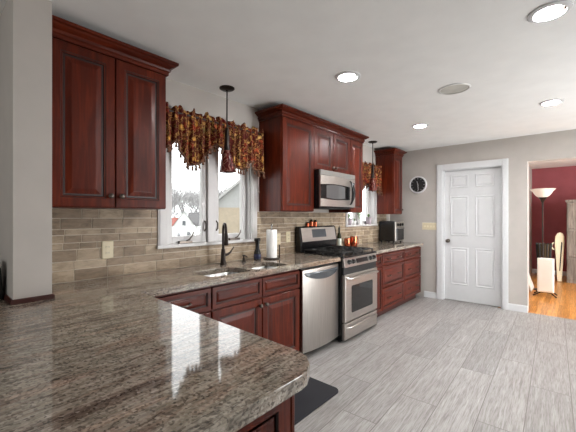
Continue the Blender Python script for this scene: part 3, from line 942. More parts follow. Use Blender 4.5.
# ------------------------------------------------------------------ valances
def valance(name, y0, y1, ztop, label, hem):
    yc, hw = (y0 + y1) / 2, (y1 - y0) / 2
    root = thing(name, (XW + 0.02, yc, ztop - 0.45), label, 'valance', 'floral window valances')

    def zbot(y):
        y = (y - y0) / (y1 - y0)
        for (a, za), (b, zb_) in zip(hem, hem[1:]):
            if y <= b:
                q = max(0, (y - a) / (b - a)); q = q * q * (3 - 2 * q)
                return ztop - (za + (zb_ - za) * q)
        return ztop - hem[-1][1]

    def xof(y, t):
        s = y - yc
        amp = 0.016 * (0.7 + 0.3 * t)
        return XW + 0.085 + amp * sin(s * 2 * pi / 0.072 + 0.8 * sin(s * 9)) + 0.006 * sin(s * 2 * pi / 0.031 + t * 3) + 0.02 * t

    wav = 1.0; n, m = 150, 14; vs = []; fs = []
    for i in range(n + 1):
        y = y0 + (y1 - y0) * i / n
        zt = ztop + (0.017 * sin((y - y0) * 46) + 0.010 * sin((y - y0) * 104 + 1)) * wav ; zb = zbot(y)
        for k in range(m + 1):
            t = k / m
            pinch = 0.55 + 0.45 * min(1, abs(t - 0.12) / 0.08)
            x = XW + 0.085 + (xof(y, t) - XW - 0.085) * pinch
            vs.append((x, y + 0.004 * sin(k * 1.1 + i * 0.4), zt + (zb - zt) * t))
    for i in range(n):
        for k in range(m): fs.append((i * (m + 1) + k, (i + 1) * (m + 1) + k, (i + 1) * (m + 1) + k + 1, i * (m + 1) + k + 1))
    mb = MB(); mb.add(vs, fs, 0, True)
    for yy, sg in ((y0, -1), (y1, 1)):                                     # returns to the wall
        vs = []; fs = []
        for j in range(5):
            x = XW + 0.026 + (xof(yy, 0.5) - XW - 0.026) * j / 4
            for k in range(m + 1):
                t = k / m; vs.append((x, yy + sg * 0.006 * sin(j * 2.0), ztop + (zbot(yy) - ztop) * t))
        for j in range(4):
            for k in range(m): fs.append((j * (m + 1) + k, (j + 1) * (m + 1) + k, (j + 1) * (m + 1) + k + 1, j * (m + 1) + k + 1))
        mb.add(vs, fs, 0, True)
    body = mb.build('curtain', M['floral'], root)
    so = body.modifiers.new('thickness', 'SOLIDIFY'); so.thickness = 0.003
    fr = MB(); k = 0
    cnt = int((y1 - y0) / 0.024)
    top_pts = [(xof(y0 + (y1 - y0) * i / 60, 1.0) + 0.003, y0 + (y1 - y0) * i / 60, zbot(y0 + (y1 - y0) * i / 60)) for i in range(61)]
    fr.tube(top_pts, 0.011, 6)
    for i in range(cnt):
        y = y0 + 0.004 + (y1 - y0 - 0.008) * i / (cnt - 1); x = xof(y, 1.0) + 0.003; z = zbot(y)
        L = 0.050 + 0.005 * sin(i * 1.7)
        fr.lathe([(0.004, 0), (0.004, -0.012), (0.009, -0.016), (0.009, -0.022), (0.007, -0.025), (0.0125, -L), (0.001, -L - 0.001)], (x, y, z), (0, 0, 1), 6)
    fr.build('tassel_fringe', M['fringe'], root)
    rod = MB().tube([(XW + 0.085, y0 + 0.01, ztop - 0.045), (XW + 0.085, y1 - 0.01, ztop - 0.045)], 0.008, 8)
    for yy in (y0 + 0.012, y1 - 0.012): rod.tube([(XW + 0.026, yy, ztop - 0.045), (XW + 0.085, yy, ztop - 0.045)], 0.006, 8)
    rod.build('rod', M['bronze'], root)
    return root


valance('window_valance', 1.235, 2.345, 2.215, 'burgundy and gold floral valance with tassel fringe over the sink window', [(0, 0.37), (0.06, 0.33), (0.12, 0.275), (0.16, 0.36), (0.20, 0.435), (0.235, 0.455), (0.30, 0.44), (0.36, 0.36), (0.41, 0.285), (0.47, 0.245), (0.55, 0.29), (0.62, 0.395), (0.70, 0.43), (0.75, 0.43), (0.80, 0.37), (0.845, 0.34), (0.89, 0.42), (1.0, 0.44)])
valance('window_valance', 4.085, 5.018, 2.16, 'floral tasselled valance over the far window with plants', [(0, 0.40), (0.10, 0.33), (0.25, 0.40), (0.40, 0.36), (0.55, 0.32), (0.68, 0.39), (0.80, 0.36), (0.88, 0.34), (0.94, 0.43), (1.0, 0.44)])


# ------------------------------------------------------------------ ceiling fittings
def pendant(x, y, label):
    root = thing('pendant_light', (x, y, C), label, 'pendant light', 'mini pendant lights')
    MB().lathe([(0.066, 0), (0.066, -0.008), (0.050, -0.018), (0.012, -0.022), (0.008, -0.03)], (x, y, C), (0, 0, 1), 28).build('canopy', M['bronze'], root)
    MB().tube([(x, y, C - 0.02), (x, y, 2.08)], 0.006, 10).build('rod', M['bronze'], root)
    MB().lathe([(0.008, 2.11), (0.017, 2.10), (0.020, 2.05), (0.020, 1.97), (0.026, 1.93), (0.026, 1.905), (0.01, 1.90)], (x, y, 0), (0, 0, 1), 20).build('socket', M['bronze'], root)
    MB().lathe([(0.024, 1.915), (0.032, 1.895), (0.045, 1.86), (0.054, 1.82), (0.060, 1.775), (0.066, 1.73), (0.069, 1.722), (0.066, 1.722), (0.062, 1.735), (0.050, 1.82), (0.040, 1.86), (0.022, 1.905)], (x, y, 0), (0, 0, 1), 28, caps=False).build('lamp_shade', M['shade_glass'], root)


pendant(-2.285, 1.795, 'mini pendant with red swirled glass shade, nearer one over the sink')
pendant(-2.285, 4.53, 'mini pendant with red glass shade, farther one by the toaster oven')

dl_labels = [((-0.105, 2.29), 'large nearest recessed ceiling light at the top right of the photo'),
             ((-1.368, 2.283), 'recessed ceiling light nearest the crown of the microwave cabinets'),
             ((-0.172, 4.115), 'far right recessed ceiling light above the way to the red room'),
             ((-1.434, 4.11), 'small far recessed ceiling light in front of the wall clock')]
unseen = [((1.15, 2.29), 'added unseen ceiling light over the right side of the room, level with the nearest one'),  # extra ceiling lights out of view, added for the light they give
          ((1.15, 4.11), 'added unseen ceiling light over the right side of the room, in front of the red room')]
for k, ((x, y), lab) in enumerate(dl_labels + unseen):
    if k == 0:
        root = proto = thing('recessed_light', (x, y, C), lab, 'ceiling light', 'recessed ceiling lights')
        MB().lathe([(0.074, 0.0005), (0.100, -0.001), (0.098, -0.006), (0.080, -0.013), (0.073, -0.012), (0.072, -0.003)], (x, y, C), (0, 0, 1), 36, caps=False).build('trim_ring', M['white'], root)
        # tilted eyeball baffle and lens
        ax = Vector((0.16, 0.16, -1)).normalized()
        MB().lathe([(0.0745, 0.0), (0.0745, 0.004)], (x, y, C - 0.0055), (0, 0, 1), 32).build('baffle', M['bronze'], root)
        MB().lathe([(0.064, 0.0), (0.064, 0.004)], (x - 0.006, y - 0.003, C - 0.0095), (0, 0, 1), 32).build('lens', M['lamp'], root)
    else:
        r2 = copy_tree(proto); r2.location = (x, y, C); r2['label'] = lab

sp = thing('ceiling_speaker', (-0.795, 3.12, C), 'round grey speaker grille flush in the ceiling', 'speaker')
MB().lathe([(0.112, 0), (0.126, -0.001), (0.126, -0.006), (0.114, -0.009)], (-0.795, 3.12, C), (0, 0, 1), 40, caps=False).build('rim', M['ceiling'], sp)
MB().lathe([(0.114, 0), (0.114, -0.004), (0.05, -0.006), (0.002, -0.0065)], (-0.795, 3.12, C - 0.0005), (0, 0, 1), 40).build('grille', M['grey_plastic'], sp)


# ------------------------------------------------------------------ wall fittings
def outlet(y, z, label):
    root = thing('wall_outlet', (XW + 0.0095, y, z), label, 'outlet', 'almond wall outlets')
    x = XW + 0.0095
    MB().rings((x, y - 0.038, z - 0.062), (0, 1, 0), (0, 0, 1), (1, 0, 0), 0.076, 0.124, [(0, 0), (0, 0.003), (0.004, 0.006), (0.01, 0.006)]).build('cover_plate', M['almond'], root)
    for dz in (-0.021, 0.021):
        so = MB().lathe([(0.016, 0), (0.016, 0.002), (0.004, 0.0022)], (x + 0.006, y, z + dz), (1, 0, 0), 20).build('socket', M['almond'], root)
        MB().box(x + 0.008, x + 0.0088, y - 0.008, y - 0.0055, z + dz - 0.005, z + dz + 0.006).box(x + 0.008, x + 0.0088, y + 0.0055, y + 0.008, z + dz - 0.005, z + dz + 0.006).build('slots', M['black_matte'], so)


outlet(0.893, 1.100, 'almond outlet on the tiles under the left wall cabinet')
outlet(2.655, 1.085, 'almond outlet on the tiles right behind the paper towel')
outlet(2.825, 1.100, 'almond outlet on the tiles left of the range back')

sw = thing('switch_plate', (-1.81, YB, 1.17), 'almond multi-gang light switch plate left of the white door', 'light switch')
MB().rings((-1.925, YB, 1.112), (1, 0, 0), (0, 0, 1), (0, -1, 0), 0.232, 0.118, [(0, 0), (0, 0.003), (0.004, 0.006), (0.01, 0.006)]).build('cover_plate', M['almond'], sw)
for k in range(4):
    xx = -1.881 + k * 0.048
    MB().prism([(-0.008, -0.014), (0.008, -0.014), (0.008, 0.014), (-0.008, 0.014)], (xx, YB - 0.006, 1.171), (1, 0, 0), (0, 0.25, 0.97), (0, -1, 0), 0.008).build('toggle', M['almond'], sw)

ck = thing('wall_clock', (-1.99, YB, 1.868), 'round wall clock with black face and white rim', 'clock')
ckc = (-1.99, YB, 1.868)
MB().lathe([(0.145, 0), (0.146, 0.022), (0.140, 0.030), (0.126, 0.030), (0.122, 0.018)], ckc, (0, -1, 0), 48, caps=False).build('rim', M['white'], ck)
MB().lathe([(0.128, 0.001), (0.128, 0.016), (0.002, 0.0162)], ckc, (0, -1, 0), 40).build('dial', M['black_matte'], ck)
for k in range(12):
    a = 2 * pi * k / 12; r0, r1 = 0.092, 0.112
    w = 0.007 if k % 3 == 0 else 0.004
    U = Vector((sin(a), 0, cos(a))); V = Vector((cos(a), 0, -sin(a)))
    MB().prism([(r0, -w / 2), (r1, -w / 2), (r1, w / 2), (r0, w / 2)], Vector(ckc) + Vector((0, -0.0163, 0)), U, V, (0, -1, 0), 0.001).build('hour_mark', M['white'], ck)


def hand(ang, L, w):
    a = R(ang); U = Vector((sin(a), 0, cos(a))); V = Vector((cos(a), 0, -sin(a)))
    MB().prism([(-0.02, -w / 2), (L, -w / 3), (L, w / 3), (-0.02, w / 2)], Vector(ckc) + Vector((0, -0.0185, 0)), U, V, (0, -1, 0), 0.0015).build('hand', M['white'], ck)


hand(176, 0.088, 0.011); hand(-15, 0.062, 0.011)

# ------------------------------------------------------------------ sink side things
fc = thing('faucet', (-2.36, 1.80, ZC), 'tall dark bronze pull-down faucet behind the sink', 'faucet')
fx, fy = -2.345, 1.80
MB().lathe([(0.030, 0), (0.030, 0.012), (0.024, 0.02), (0.021, 0.05), (0.019, 0.11), (0.016, 0.14)], (fx, fy, ZC), (0, 0, 1), 20).build('base', M['bronze'], fc)
sx_, sy_ = cos(R(-25)), sin(R(-25))
arc = [(0, 0.13), (0, 0.30)] + [(0.055 - 0.055 * cos(pi * k / 10), 0.30 + 0.065 * sin(pi * k / 10)) for k in range(1, 10)] + [(0.11, 0.30), (0.112, 0.27)]
MB().tube([(fx + a_ * sx_, fy + a_ * sy_, ZC + h_) for a_, h_ in arc], 0.0115, 12).build('spout', M['bronze'], fc)
MB().lathe([(0.013, 0.285), (0.016, 0.26), (0.018, 0.22), (0.021, 0.185), (0.018, 0.180), (0.004, 0.180)], (fx + 0.112 * sx_, fy + 0.112 * sy_, ZC), (0, 0, 1), 16).build('spray_head', M['bronze'], fc)
MB().tube([(fx, fy + 0.018, ZC + 0.085), (fx, fy + 0.050, ZC + 0.088), (fx + 0.005, fy + 0.075, ZC + 0.105), (fx + 0.01, fy + 0.11, ZC + 0.15)], [0.014, 0.011, 0.008, 0.006], 10).build('lever', M['bronze'], fc)

sd = thing('soap_dispenser', (-2.335, 2.03, ZC), 'short bronze soap dispenser between faucet and black bottle', 'dispenser')
MB().lathe([(0.020, 0), (0.020, 0.008), (0.013, 0.014), (0.012, 0.035), (0.007, 0.04), (0.007, 0.055), (0.013, 0.058), (0.012, 0.066), (0.003, 0.068)], (-2.335, 2.03, ZC), (0, 0, 1), 16).build('pump', M['bronze'], sd)
MB().tube([(-2.335, 2.03, ZC + 0.061), (-2.295, 2.03, ZC + 0.058), (-2.285, 2.03, ZC + 0.050)], 0.005, 8).build('nozzle', M['bronze'], sd)

bt = thing('soap_bottle', (-2.33, 2.20, ZC), 'tall black bottle with blue band beside the paper towel', 'bottle')
MB().lathe([(0.028, 0), (0.034, 0.004), (0.034, 0.075), (0.026, 0.10), (0.020, 0.115), (0.019, 0.165), (0.022, 0.17), (0.022, 0.185), (0.03, 0.19), (0.032, 0.21), (0.026, 0.216), (0.003, 0.217)], (-2.33, 2.20, ZC), (0, 0, 1), 20).build('body', M['black'], bt)
MB().lathe([(0.0345, 0.015), (0.0352, 0.016), (0.0352, 0.062), (0.0345, 0.063)], (-2.33, 2.20, ZC), (0, 0, 1), 20, caps=False).build('band', M['blue'], bt)

ph = thing('paper_towel_holder', (-2.29, 2.36, ZC), 'dark paper towel stand with a steel side rod', 'holder')
hx, hy = -2.30, 2.37
MB().lathe([(0.085, 0), (0.085, 0.008), (0.075, 0.012), (0.01, 0.013)], (hx, hy, ZC), (0, 0, 1), 28).build('base', M['bronze'], ph)
MB().lathe([(0.006, 0.012), (0.006, 0.325), (0.010, 0.330), (0.010, 0.345), (0.003, 0.35)], (hx, hy, ZC), (0, 0, 1), 12).build('post', M['chrome'], ph)
MB().tube([(hx + 0.05, hy + 0.062, ZC + 0.008), (hx + 0.05, hy + 0.062, ZC + 0.14)], 0.006, 8).build('side_rod', M['bronze'], ph)
pr_ = thing('paper_towel_roll', (hx, hy, ZC + 0.014), 'white paper towel roll on its stand by the backsplash', 'paper towel')
MB().lathe([(0.020, 0.014), (0.052, 0.014), (0.053, 0.02), (0.053, 0.29), (0.052, 0.294), (0.020, 0.294)], (hx, hy, ZC), (0, 0, 1), 32, caps=False).build('paper', M['paper'], pr_)
MB().lathe([(0.017, 0.014), (0.0205, 0.014), (0.0205, 0.295), (0.017, 0.295), (0.017, 0.014)], (hx, hy, ZC), (0, 0, 1), 20, caps=False).build('core', M['grey_plastic'], pr_)

# ------------------------------------------------------------------ range side things
ob = thing('oil_bottle', (-2.43, 3.83, ZC), 'dark olive oil bottle with pale label behind the range', 'bottle')
MB().lathe([(0.026, 0), (0.030, 0.004), (0.030, 0.15), (0.024, 0.18), (0.013, 0.205), (0.012, 0.25), (0.015, 0.252), (0.015, 0.262), (0.003, 0.263)], (-2.43, 3.83, ZC), (0, 0, 1), 20).build('glass', M['olive_glass'], ob)
MB().lathe([(0.0303, 0.03), (0.0308, 0.031), (0.0308, 0.125), (0.0303, 0.126)], (-2.43, 3.83, ZC), (0, 0, 1), 20, caps=False).build('label_band', M['label'], ob)
MB().lathe([(0.013, 0.263), (0.013, 0.275), (0.006, 0.28), (0.005, 0.30), (0.002, 0.302)], (-2.43, 3.83, ZC), (0, 0, 1), 12).build('pourer', M['black'], ob)


def mug(x, y, r, h, lab, ang):
    root = thing('copper_mug', (x, y, ZC), lab, 'mug', 'copper mugs by the range')
    MB().lathe([(r * 0.86, 0), (r * 0.92, 0.004), (r, h * 0.5), (r, h), (r - 0.003, h), (r - 0.004, h * 0.5), (r * 0.85, 0.006), (0.002, 0.006)], (x, y, ZC), (0, 0, 1), 28).build('cup', M['copper'], root)
    c, s = cos(R(ang)), sin(R(ang)); pts = []
    for k in range(9):
        a = -pi / 2 + pi * k / 8
        d = r - 0.003 + 0.030 * cos(a); pts.append((x + c * d, y + s * d, ZC + h * 0.52 + h * 0.30 * sin(a)))
    MB().tube(pts, 0.005, 8).build('handle', M['copper'], root)


mug(-2.36, 3.925, 0.042, 0.125, 'copper mug nearer the oil bottle, left of the pair', -70)
mug(-2.32, 4.03, 0.052, 0.15, 'larger copper mug, right of the pair beside the range', 60)


def shaker(y, h, r, lab):
    root = thing('copper_shaker', (XW + 0.036, y, 1.2155), lab, 'shaker', 'copper shakers on the range back')
    x = XW + 0.036
    MB().lathe([(r, 0), (r, h * 0.62), (r * 0.7, h * 0.7)], (x, y, 1.2155), (0, 0, 1), 18).build('body', M['copper'], root)
    MB().lathe([(r * 0.72, h * 0.7), (r * 0.8, h * 0.78), (r * 0.7, h * 0.94), (0.002, h)], (x, y, 1.2155), (0, 0, 1), 18).build('cap', M['bronze'], root)


shaker(3.16, 0.055, 0.018, 'short copper shaker, leftmost of three on the range back')
shaker(3.235, 0.085, 0.021, 'middle copper shaker of three on the range back')
shaker(3.315, 0.080, 0.021, 'rightmost copper shaker of three on the range back')

# toaster oven on the far worktop
to = thing('toaster_oven', (-2.31, 5.26, ZC), 'black toaster oven with steel front on the far worktop', 'toaster oven')
tx0, tx1, ty0, ty1, tz0, tz1 = -2.455, -2.185, 5.09, 5.435, ZC + 0.022, 1.255
MB().box(tx0, tx1, ty0, ty1, tz0, tz1).build('body', M['black'], to, 0.012, 3)
for a in (tx0 + 0.03, tx1 - 0.03):
    for b in (ty0 + 0.03, ty1 - 0.03): MB().lathe([(0.014, 0), (0.016, 0.022)], (a, b, ZC), (0, 0, 1), 10).build('foot', M['black_matte'], to)
fp = MB().rings((tx1, ty0 + 0.004, tz0 + 0.004), (0, 1, 0), (0, 0, 1), (1, 0, 0), ty1 - ty0 - 0.008, tz1 - tz0 - 0.008, [(0, 0), (0, 0.012), (0.005, 0.017), (0.012, 0.017)]).build('front_panel', M['steel'], to)
MB().rings((tx1 + 0.0165, ty0 + 0.03, tz0 + 0.02), (0, 1, 0), (0, 0, 1), (1, 0, 0), ty1 - ty0 - 0.06, 0.185, [(0, 0), (0, 0.006), (0.004, 0.009), (0.014, 0.009)]).build('glass_door', M['dark_glass'], to)
MB().tube([(tx1 + 0.02, ty0 + 0.05, tz0 + 0.212), (tx1 + 0.046, ty0 + 0.055, tz0 + 0.212), (tx1 + 0.05, (ty0 + ty1) / 2, tz0 + 0.212), (tx1 + 0.046, ty1 - 0.055, tz0 + 0.212), (tx1 + 0.02, ty1 - 0.05, tz0 + 0.212)], 0.008, 8).build('handle', M['chrome'], to)
for yy in (ty0 + 0.08, (ty0 + ty1) / 2, ty1 - 0.08):
    MB().lathe([(0.024, 0), (0.022, 0.018), (0.006, 0.020)], (tx1 + 0.017, yy, tz1 - 0.055), (1, 0, 0), 18).build('knob', M['black'], to)


# potted plants on the far sill
def plant(x, y, r, h, pot, nleaf, spread, lh, lab, seed):
    z0 = W2[2] + 0.004
    root = thing('potted_plant', (x, y, z0), lab, 'plant', 'plants on the far window sill')
    MB().lathe([(r * 0.72, 0), (r * 0.76, 0.003), (r, h), (r * 1.04, h), (r * 1.04, h * 0.86), (r * 0.9, h * 0.86), (r * 0.86, h * 0.9), (0.002, h * 0.9)], (x, y, z0), (0, 0, 1), 20).build('pot', M[pot], root)
    lf = MB(); rr = random.Random(seed)
    for k in range(nleaf):
        a = rr.uniform(0, 2 * pi); L = lh * rr.uniform(0.6, 1.0); sp_ = spread * rr.uniform(0.3, 1.0)
        p0 = Vector((x, y, z0 + h * 0.86)); tip = p0 + Vector((cos(a) * sp_ * 0.5, sin(a) * sp_, L))
        mid = (p0 + tip) / 2 + Vector((0, 0, L * 0.18)); sd_ = Vector((-sin(a), cos(a), 0)) * rr.uniform(0.006, 0.012)
        lf.tube([p0, mid], 0.0015, 5)
        vs = [mid - (tip - mid) * 0.1, mid + (tip - mid) * 0.4 + sd_, tip, mid + (tip - mid) * 0.4 - sd_, mid + (tip - mid) * 0.4 + Vector((0, 0, 0.004))]
        lf.add(vs, [(0, 1, 4), (1, 2, 4), (2, 3, 4), (3, 0, 4)], 0, True)
    lf.build('leaves', M['leaf'], root)


plant(XW - 0.022, 4.22, 0.050, 0.10, 'pot_grey', 26, 0.06, 0.09, 'bushy plant in lavender grey pot at the left end of the sill', 1)
plant(XW - 0.018, 4.375, 0.032, 0.055, 'pot_white', 14, 0.035, 0.05, 'small plant in tiny white pot, second on the sill', 2)
plant(XW - 0.020, 4.535, 0.034, 0.075, 'pot_white', 16, 0.07, 0.17, 'tall leafy plant in white pot in the middle of the sill', 3)
plant(XW - 0.022, 4.83, 0.055, 0.115, 'pot_grey', 26, 0.06, 0.07, 'low plant in large lavender grey pot at the right end of the sill', 4)

# black box at the left edge of the near worktop
bb = MB().prism([(0.10, 0), (0.302, 0), (0.290, 0.16), (0.275, 0.195), (0.12, 0.195), (0.10, 0.17)], (-2.34, 0, ZC + 0.0005), (0, 1, 0), (0, 0, 1), (1, 0, 0), 0.13).build('counter_box', M['black_matte'], None, 0.01, 3)
tag(bb, 'black box on the near worktop left of the pier, cut by the photo edge', 'box')

# floor mat
mt = slab_mesh(rrect(-1.84, -1.345, 1.30, 2.145, 0.05), [], 0.0005, 0.014).build('floor_mat', M['navy'], None, 0.006, 2)
tag(mt, 'black anti-fatigue floor mat in front of the sink', 'mat')

# ------------------------------------------------------------------ next room
fl = thing('floor_lamp', (-0.44, 7.46, 0), 'torchiere floor lamp with white bowl shade against the red wall', 'floor lamp')
lx, ly = -0.44, 7.46
MB().lathe([(0.13, 0), (0.13, 0.015), (0.10, 0.025), (0.02, 0.035)], (lx, ly, 0), (0, 0, 1), 28).build('base', M['bronze'], fl)
MB().tube([(lx, ly, 0.03), (lx, ly, 1.60)], 0.011, 10).build('pole', M['bronze'], fl)
MB().lathe([(0.012, 1.54), (0.014, 1.58), (0.035, 1.63), (0.065, 1.675), (0.06, 1.69), (0.01, 1.69)], (lx, ly, 0), (0, 0, 1), 24).build('cup', M['bronze'], fl)
MB().lathe([(0.062, 1.678), (0.095, 1.70), (0.125, 1.74), (0.150, 1.785), (0.190, 1.825), (0.188, 1.829), (0.146, 1.79), (0.120, 1.745), (0.09, 1.705), (0.055, 1.684)], (lx, ly, 0), (0, 0, 1), 36, caps=False).build('lamp_shade', M['heater_white'], fl)

# white heater on a black wheeled stand
ht = thing('heater', (-0.40, 6.95, 0), 'white portable heater on black feet on the oak floor', 'heater')
hx0, hx1, hy0 = -0.475, -0.255, 6.86
MB().rings((hx0, hy0, 0.085), (1, 0, 0), (0, 0, 1), (0, -1, 0), hx1 - hx0, 0.56, [(0, 0), (0, 0.03), (0.012, 0.042), (0.03, 0.046)]).build('front_cover', M['heater_white'], ht, 0.012, 3)
fin = MB()
for k in range(5): fin.box(hx0 + 0.03, hx1 - 0.03, hy0 + 0.004 + k * 0.055, hy0 + 0.030 + k * 0.055, 0.10, 0.625)
fin.tube([(-0.365, hy0 - 0.005, 0.14), (-0.365, hy0 + 0.26, 0.14)], 0.02, 10); fin.tube([(-0.365, hy0 - 0.005, 0.58), (-0.365, hy0 + 0.26, 0.58)], 0.02, 10)
fin.build('fins', M['heater_white'], ht, 0.004)
st = MB()
for yy in (hy0 + 0.0, hy0 + 0.22):
    st.tube([(hx0 - 0.06, yy, 0.012), (hx0 + 0.04, yy, 0.075), (-0.365, yy, 0.085), (hx1 - 0.04, yy, 0.075), (hx1 + 0.03, yy, 0.012)], 0.010, 8)
st.tube([(-0.365, hy0, 0.085), (-0.365, hy0 + 0.22, 0.085)], 0.010, 8); st.tube([(-0.365, hy0, 0.085), (-0.365, hy0, 0.15)], 0.012, 8)
st.build('stand', M['black_matte'], ht)

# white folding frame leaning on the side wall, wire rack on the floor
wp = MB()
wp.prism([(0, 0), (0.45, 0), (0.45, 0.50), (0, 0.50)], (-0.600, 7.20, 0.0005), (0, 1, 0), (-0.29, 0, 0.957), (0.957, 0, 0.29), 0.025)
tag(wp.build('leaning_panel', M['heater_white'], None, 0.006), 'low white panel leaning on the side wall left of the heater', 'panel')
# ribbed bronze basket
bk = thing('waste_basket', (-0.40, 8.15, 0), 'dark bronze ribbed basket behind the white heater', 'basket')
bx_, by_ = -0.463, 8.15
MB().lathe([(0.085, 0), (0.09, 0.01), (0.095, 0.40), (0.115, 0.80), (0.120, 0.80), (0.108, 0.78), (0.09, 0.40), (0.085, 0.02), (0.002, 0.02)], (bx_, by_, 0), (0, 0, 1), 24, smooth=False).build('body', plain('bronze_slats', (62, 52, 34), 0.4, metal=0.5), bk)
rb = MB()
for k in range(12):
    a = 2 * pi * k / 12
    rb.tube([(bx_ + 0.093 * cos(a), by_ + 0.093 * sin(a), 0.01), (bx_ + 0.099 * cos(a), by_ + 0.099 * sin(a), 0.40), (bx_ + 0.122 * cos(a), by_ + 0.122 * sin(a), 0.81)], 0.010, 6)
rb.build('ribs', M['black_matte'], bk)

# cream tapered board with ring handle
cb = thing('tapered_board', (-0.250, 8.70, 0), 'tall cream tapered board with dark slot and ring handle by the grey dresser', 'board')
pl = [(-0.03, 0), (0.045, 0), (0.085, 0.80), (0.082, 0.92), (0.06, 0.985), (0.02, 1.005), (-0.03, 0.985), (-0.06, 0.92), (-0.068, 0.80)]
MB().prism(pl, (-0.250, 8.70, 0.0005), (1, 0, 0), (0, 0, 1), (0, 1, 0), 0.08).build('board', M['cream'], cb, 0.012, 3)
MB().prism([(0.005, 0.22), (0.02, 0.22), (0.055, 0.80), (0.035, 0.82)], (-0.250, 8.699, 0), (1, 0, 0), (0, 0, 1), (0, -1, 0), 0.004).build('slot', M['black_matte'], cb)
MB().tube([(-0.250 - 0.075 - 0.045 * sin(pi * k / 8), 8.72, 0.72 - 0.07 * cos(pi * k / 8)) for k in range(9)], 0.014, 8).build('ring_handle', M['cream'], cb)

# weathered grey dresser
ds = thing('dresser', (0.30, 8.85, 0), 'tall weathered grey wooden cabinet standing before the red wall', 'cabinet')
dx0, dx1, dy0, dy1 = -0.140, 0.75, 8.62, 9.1
MB().box(dx0 + 0.01, dx1 - 0.01, dy0 + 0.02, dy1, 0.0, 1.63).build('body', M['grey_oak'], ds, 0.004)
MB().box(dx0 - 0.01, dx1 + 0.01, dy0 - 0.005, dy1 + 0.005, 1.63, 1.665).build('top', M['grey_oak'], ds, 0.006)
for (za, zb) in ((0.06, 0.50), (0.53, 1.05), (1.08, 1.60)):
    for (xa, xb) in ((dx0 + 0.02, 0.295), (0.305, dx1 - 0.02)):
        dd_ = MB().rings((xa, dy0 + 0.02, za), (1, 0, 0), (0, 0, 1), (0, -1, 0), xb - xa, zb - za, [(0, 0), (0, 0.014), (0.003, 0.017), (0.03, 0.017), (0.034, 0.012), (0.04, 0.012)]).build('door', M['grey_oak'], ds)
        MB().lathe([(0.007, 0), (0.007, 0.012), (0.014, 0.018), (0.010, 0.027), (0.002, 0.028)], ((0.265 if xa < 0.2 else 0.335), dy0 + 0.003, (za + zb) / 2), (0, -1, 0), 12).build('knob', M['bronze'], dd_)

# ------------------------------------------------------------------ outside
M['lawn'] = plain('winter_lawn', (122, 122, 112), 0.9, vary=0.15, scale=0.6)
M['siding'] = plain('white_siding', (196, 196, 194), 0.7, vary=0.02)
M['pale_siding'] = plain('pale_grey_siding', (146, 146, 144), 0.8, vary=0.02)
M['tan_siding'] = plain('tan_siding', (146, 134, 116), 0.8, vary=0.04)
M['grey_roof'] = plain('grey_shingles', (84, 82, 82), 0.9, vary=0.1, scale=2)
M['red_roof'] = plain('red_roofing', (128, 70, 60), 0.85, vary=0.1, scale=2)
M['win_dark'] = plain('dark_pane', (66, 70, 76), 0.3)
M['bark'] = plain('grey_bark', (146, 144, 144), 0.9)
gv = []; gf = []
nx, ny = 24, 30
for i in range(nx + 1):
    for j in range(ny + 1):
        x = -2.9 - 160 * (i / nx) ** 1.6; y = -60 + 220 * j / ny
        zz = -0.6 - 9.0 * min(1, max(0, (-x - 16) / 40)) + (max(0, -x - 90) * 0.09)
        gv.append((x, y, zz))
for i in range(nx):
    for j in range(ny): gf.append((i * (ny + 1) + j, (i + 1) * (ny + 1) + j, (i + 1) * (ny + 1) + j + 1, i * (ny + 1) + j + 1))
mb = MB(); mb.add(gv, gf, 0, True); structure('ground_outside', mb, M['lawn'])


def house(x, y, z, w, d, h, roof, rot, wall, roofm, lab, wins):
    """gable end looks along local +x"""
    root = thing('house', (x, y, z), lab, 'house', 'houses outside the sink window')
    body = MB().prism([(-w / 2, 0), (w / 2, 0), (w / 2, h), (0, h + roof), (-w / 2, h)], (x - d / 2, y, z), (0, 1, 0), (0, 0, 1), (1, 0, 0), d)
    body.build('walls', M[wall], root)
    rf = MB(); t = 0.18; ov = 0.35
    sl = roof / (w / 2)
    for sg in (-1, 1):
        a0, b0 = 0.0, h + roof + 0.02; a1, b1 = sg * (w / 2 + ov), h - ov * sl + 0.02
        rf.prism([(a0, b0), (a1, b1), (a1, b1 + t), (a0, b0 + t)], (x - d / 2 - ov, y, z), (0, 1, 0), (0, 0, 1), (1, 0, 0), d + 2 * ov)
    rf.build('roof', M[roofm], root)
    for (a, b, ww, hh) in wins:
        MB().box(x + d / 2, x + d / 2 + 0.05, y + a - ww / 2, y + a + ww / 2, z + b, z + b + hh).build('window', M['win_dark'], root)
    root.rotation_euler = (0, 0, R(rot))
    return root


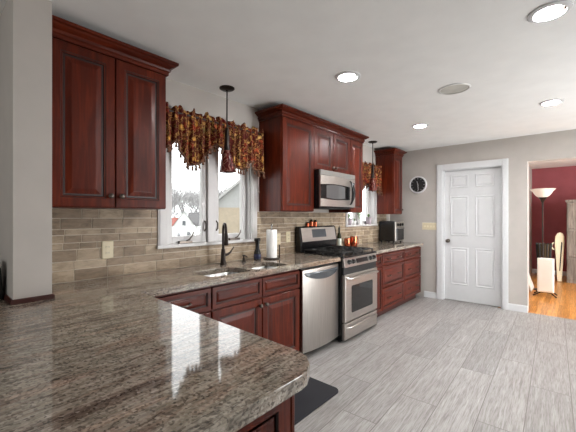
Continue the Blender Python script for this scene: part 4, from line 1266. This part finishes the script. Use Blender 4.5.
# seen through the left pane: about 100 m off, down the slope
def far(w, u, z):
    l = (u - 288) / FPX; a = R(YAW)
    return (w * (-sin(a) + l * cos(a)), w * (cos(a) + l * sin(a)), z)


house(*far(100, 184, -10.0), 6.2, 9.0, 8.4, 4.6, -31, 'siding', 'grey_roof', 'white gabled house in the middle of the left pane', [(0, 8.6, 0.9, 1.4), (-1.4, 5.2, 1.0, 1.5), (1.4, 5.2, 1.0, 1.5)])
house(*far(125, 198.5, -10.0), 9.5, 7.0, 8.2, 4.4, 59, 'siding', 'grey_roof', 'white house with dark roof right of the gabled one', [])
house(*far(140, 171.5, -10.0), 9.0, 10.0, 7.0, 3.6, 59, 'siding', 'red_roof', 'low white house with red roof at the left of the left pane', [])
# neighbour's house behind the right pane: pale gable over a tan wall
nh = house(-16.6, 17.25, -1.5, 8.0, 8.0, 3.7, 3.4, -36.6, 'pale_siding', 'pale_siding', 'near house with pale gable and tan lower wall filling the right pane', [])
MB().box(-16.6 + 4.0, -16.6 + 4.06, 17.25 - 4.0, 17.25 + 4.0, -1.5, 1.85).build('tan_wall', M['tan_siding'], nh)


def branch(mb, rr, p, d, L, r, lev):
    q = p + d * L
    mb.tube([p, q], [r, r * 0.6], 4, smooth=False)
    if lev == 0: return
    for k in range(3):
        nd = (d + Vector((rr.uniform(-.8, .8), rr.uniform(-.8, .8), rr.uniform(-.1, .5)))).normalized()
        branch(mb, rr, p + d * L * rr.uniform(0.55, 1.0), nd, L * rr.uniform(0.6, 0.8), r * 0.6, lev - 1)


rr = random.Random(5)
mb = MB()
for k in range(46):
    x, y, z = far(rr.uniform(150, 190), 150 + 75 * k / 45 + rr.uniform(-2, 2), -6)
    branch(mb, rr, Vector((x, y, z)), Vector((0, 0, 1)), rr.uniform(8.0, 10.0), 0.30, 5)
tag(mb.build('bare_woods', M['bark']), 'grey bare winter woods along the skyline beyond the houses', 'woods', kind='stuff')
mb = MB(); rr = random.Random(8)
x, y, z = far(38, 226, -3.5)
branch(mb, rr, Vector((x, y, z)), Vector((0, 0, 1)), 4.6, 0.10, 5)
tag(mb.build('bare_tree', M['bark']), 'bare winter tree rising behind the near house', 'tree')
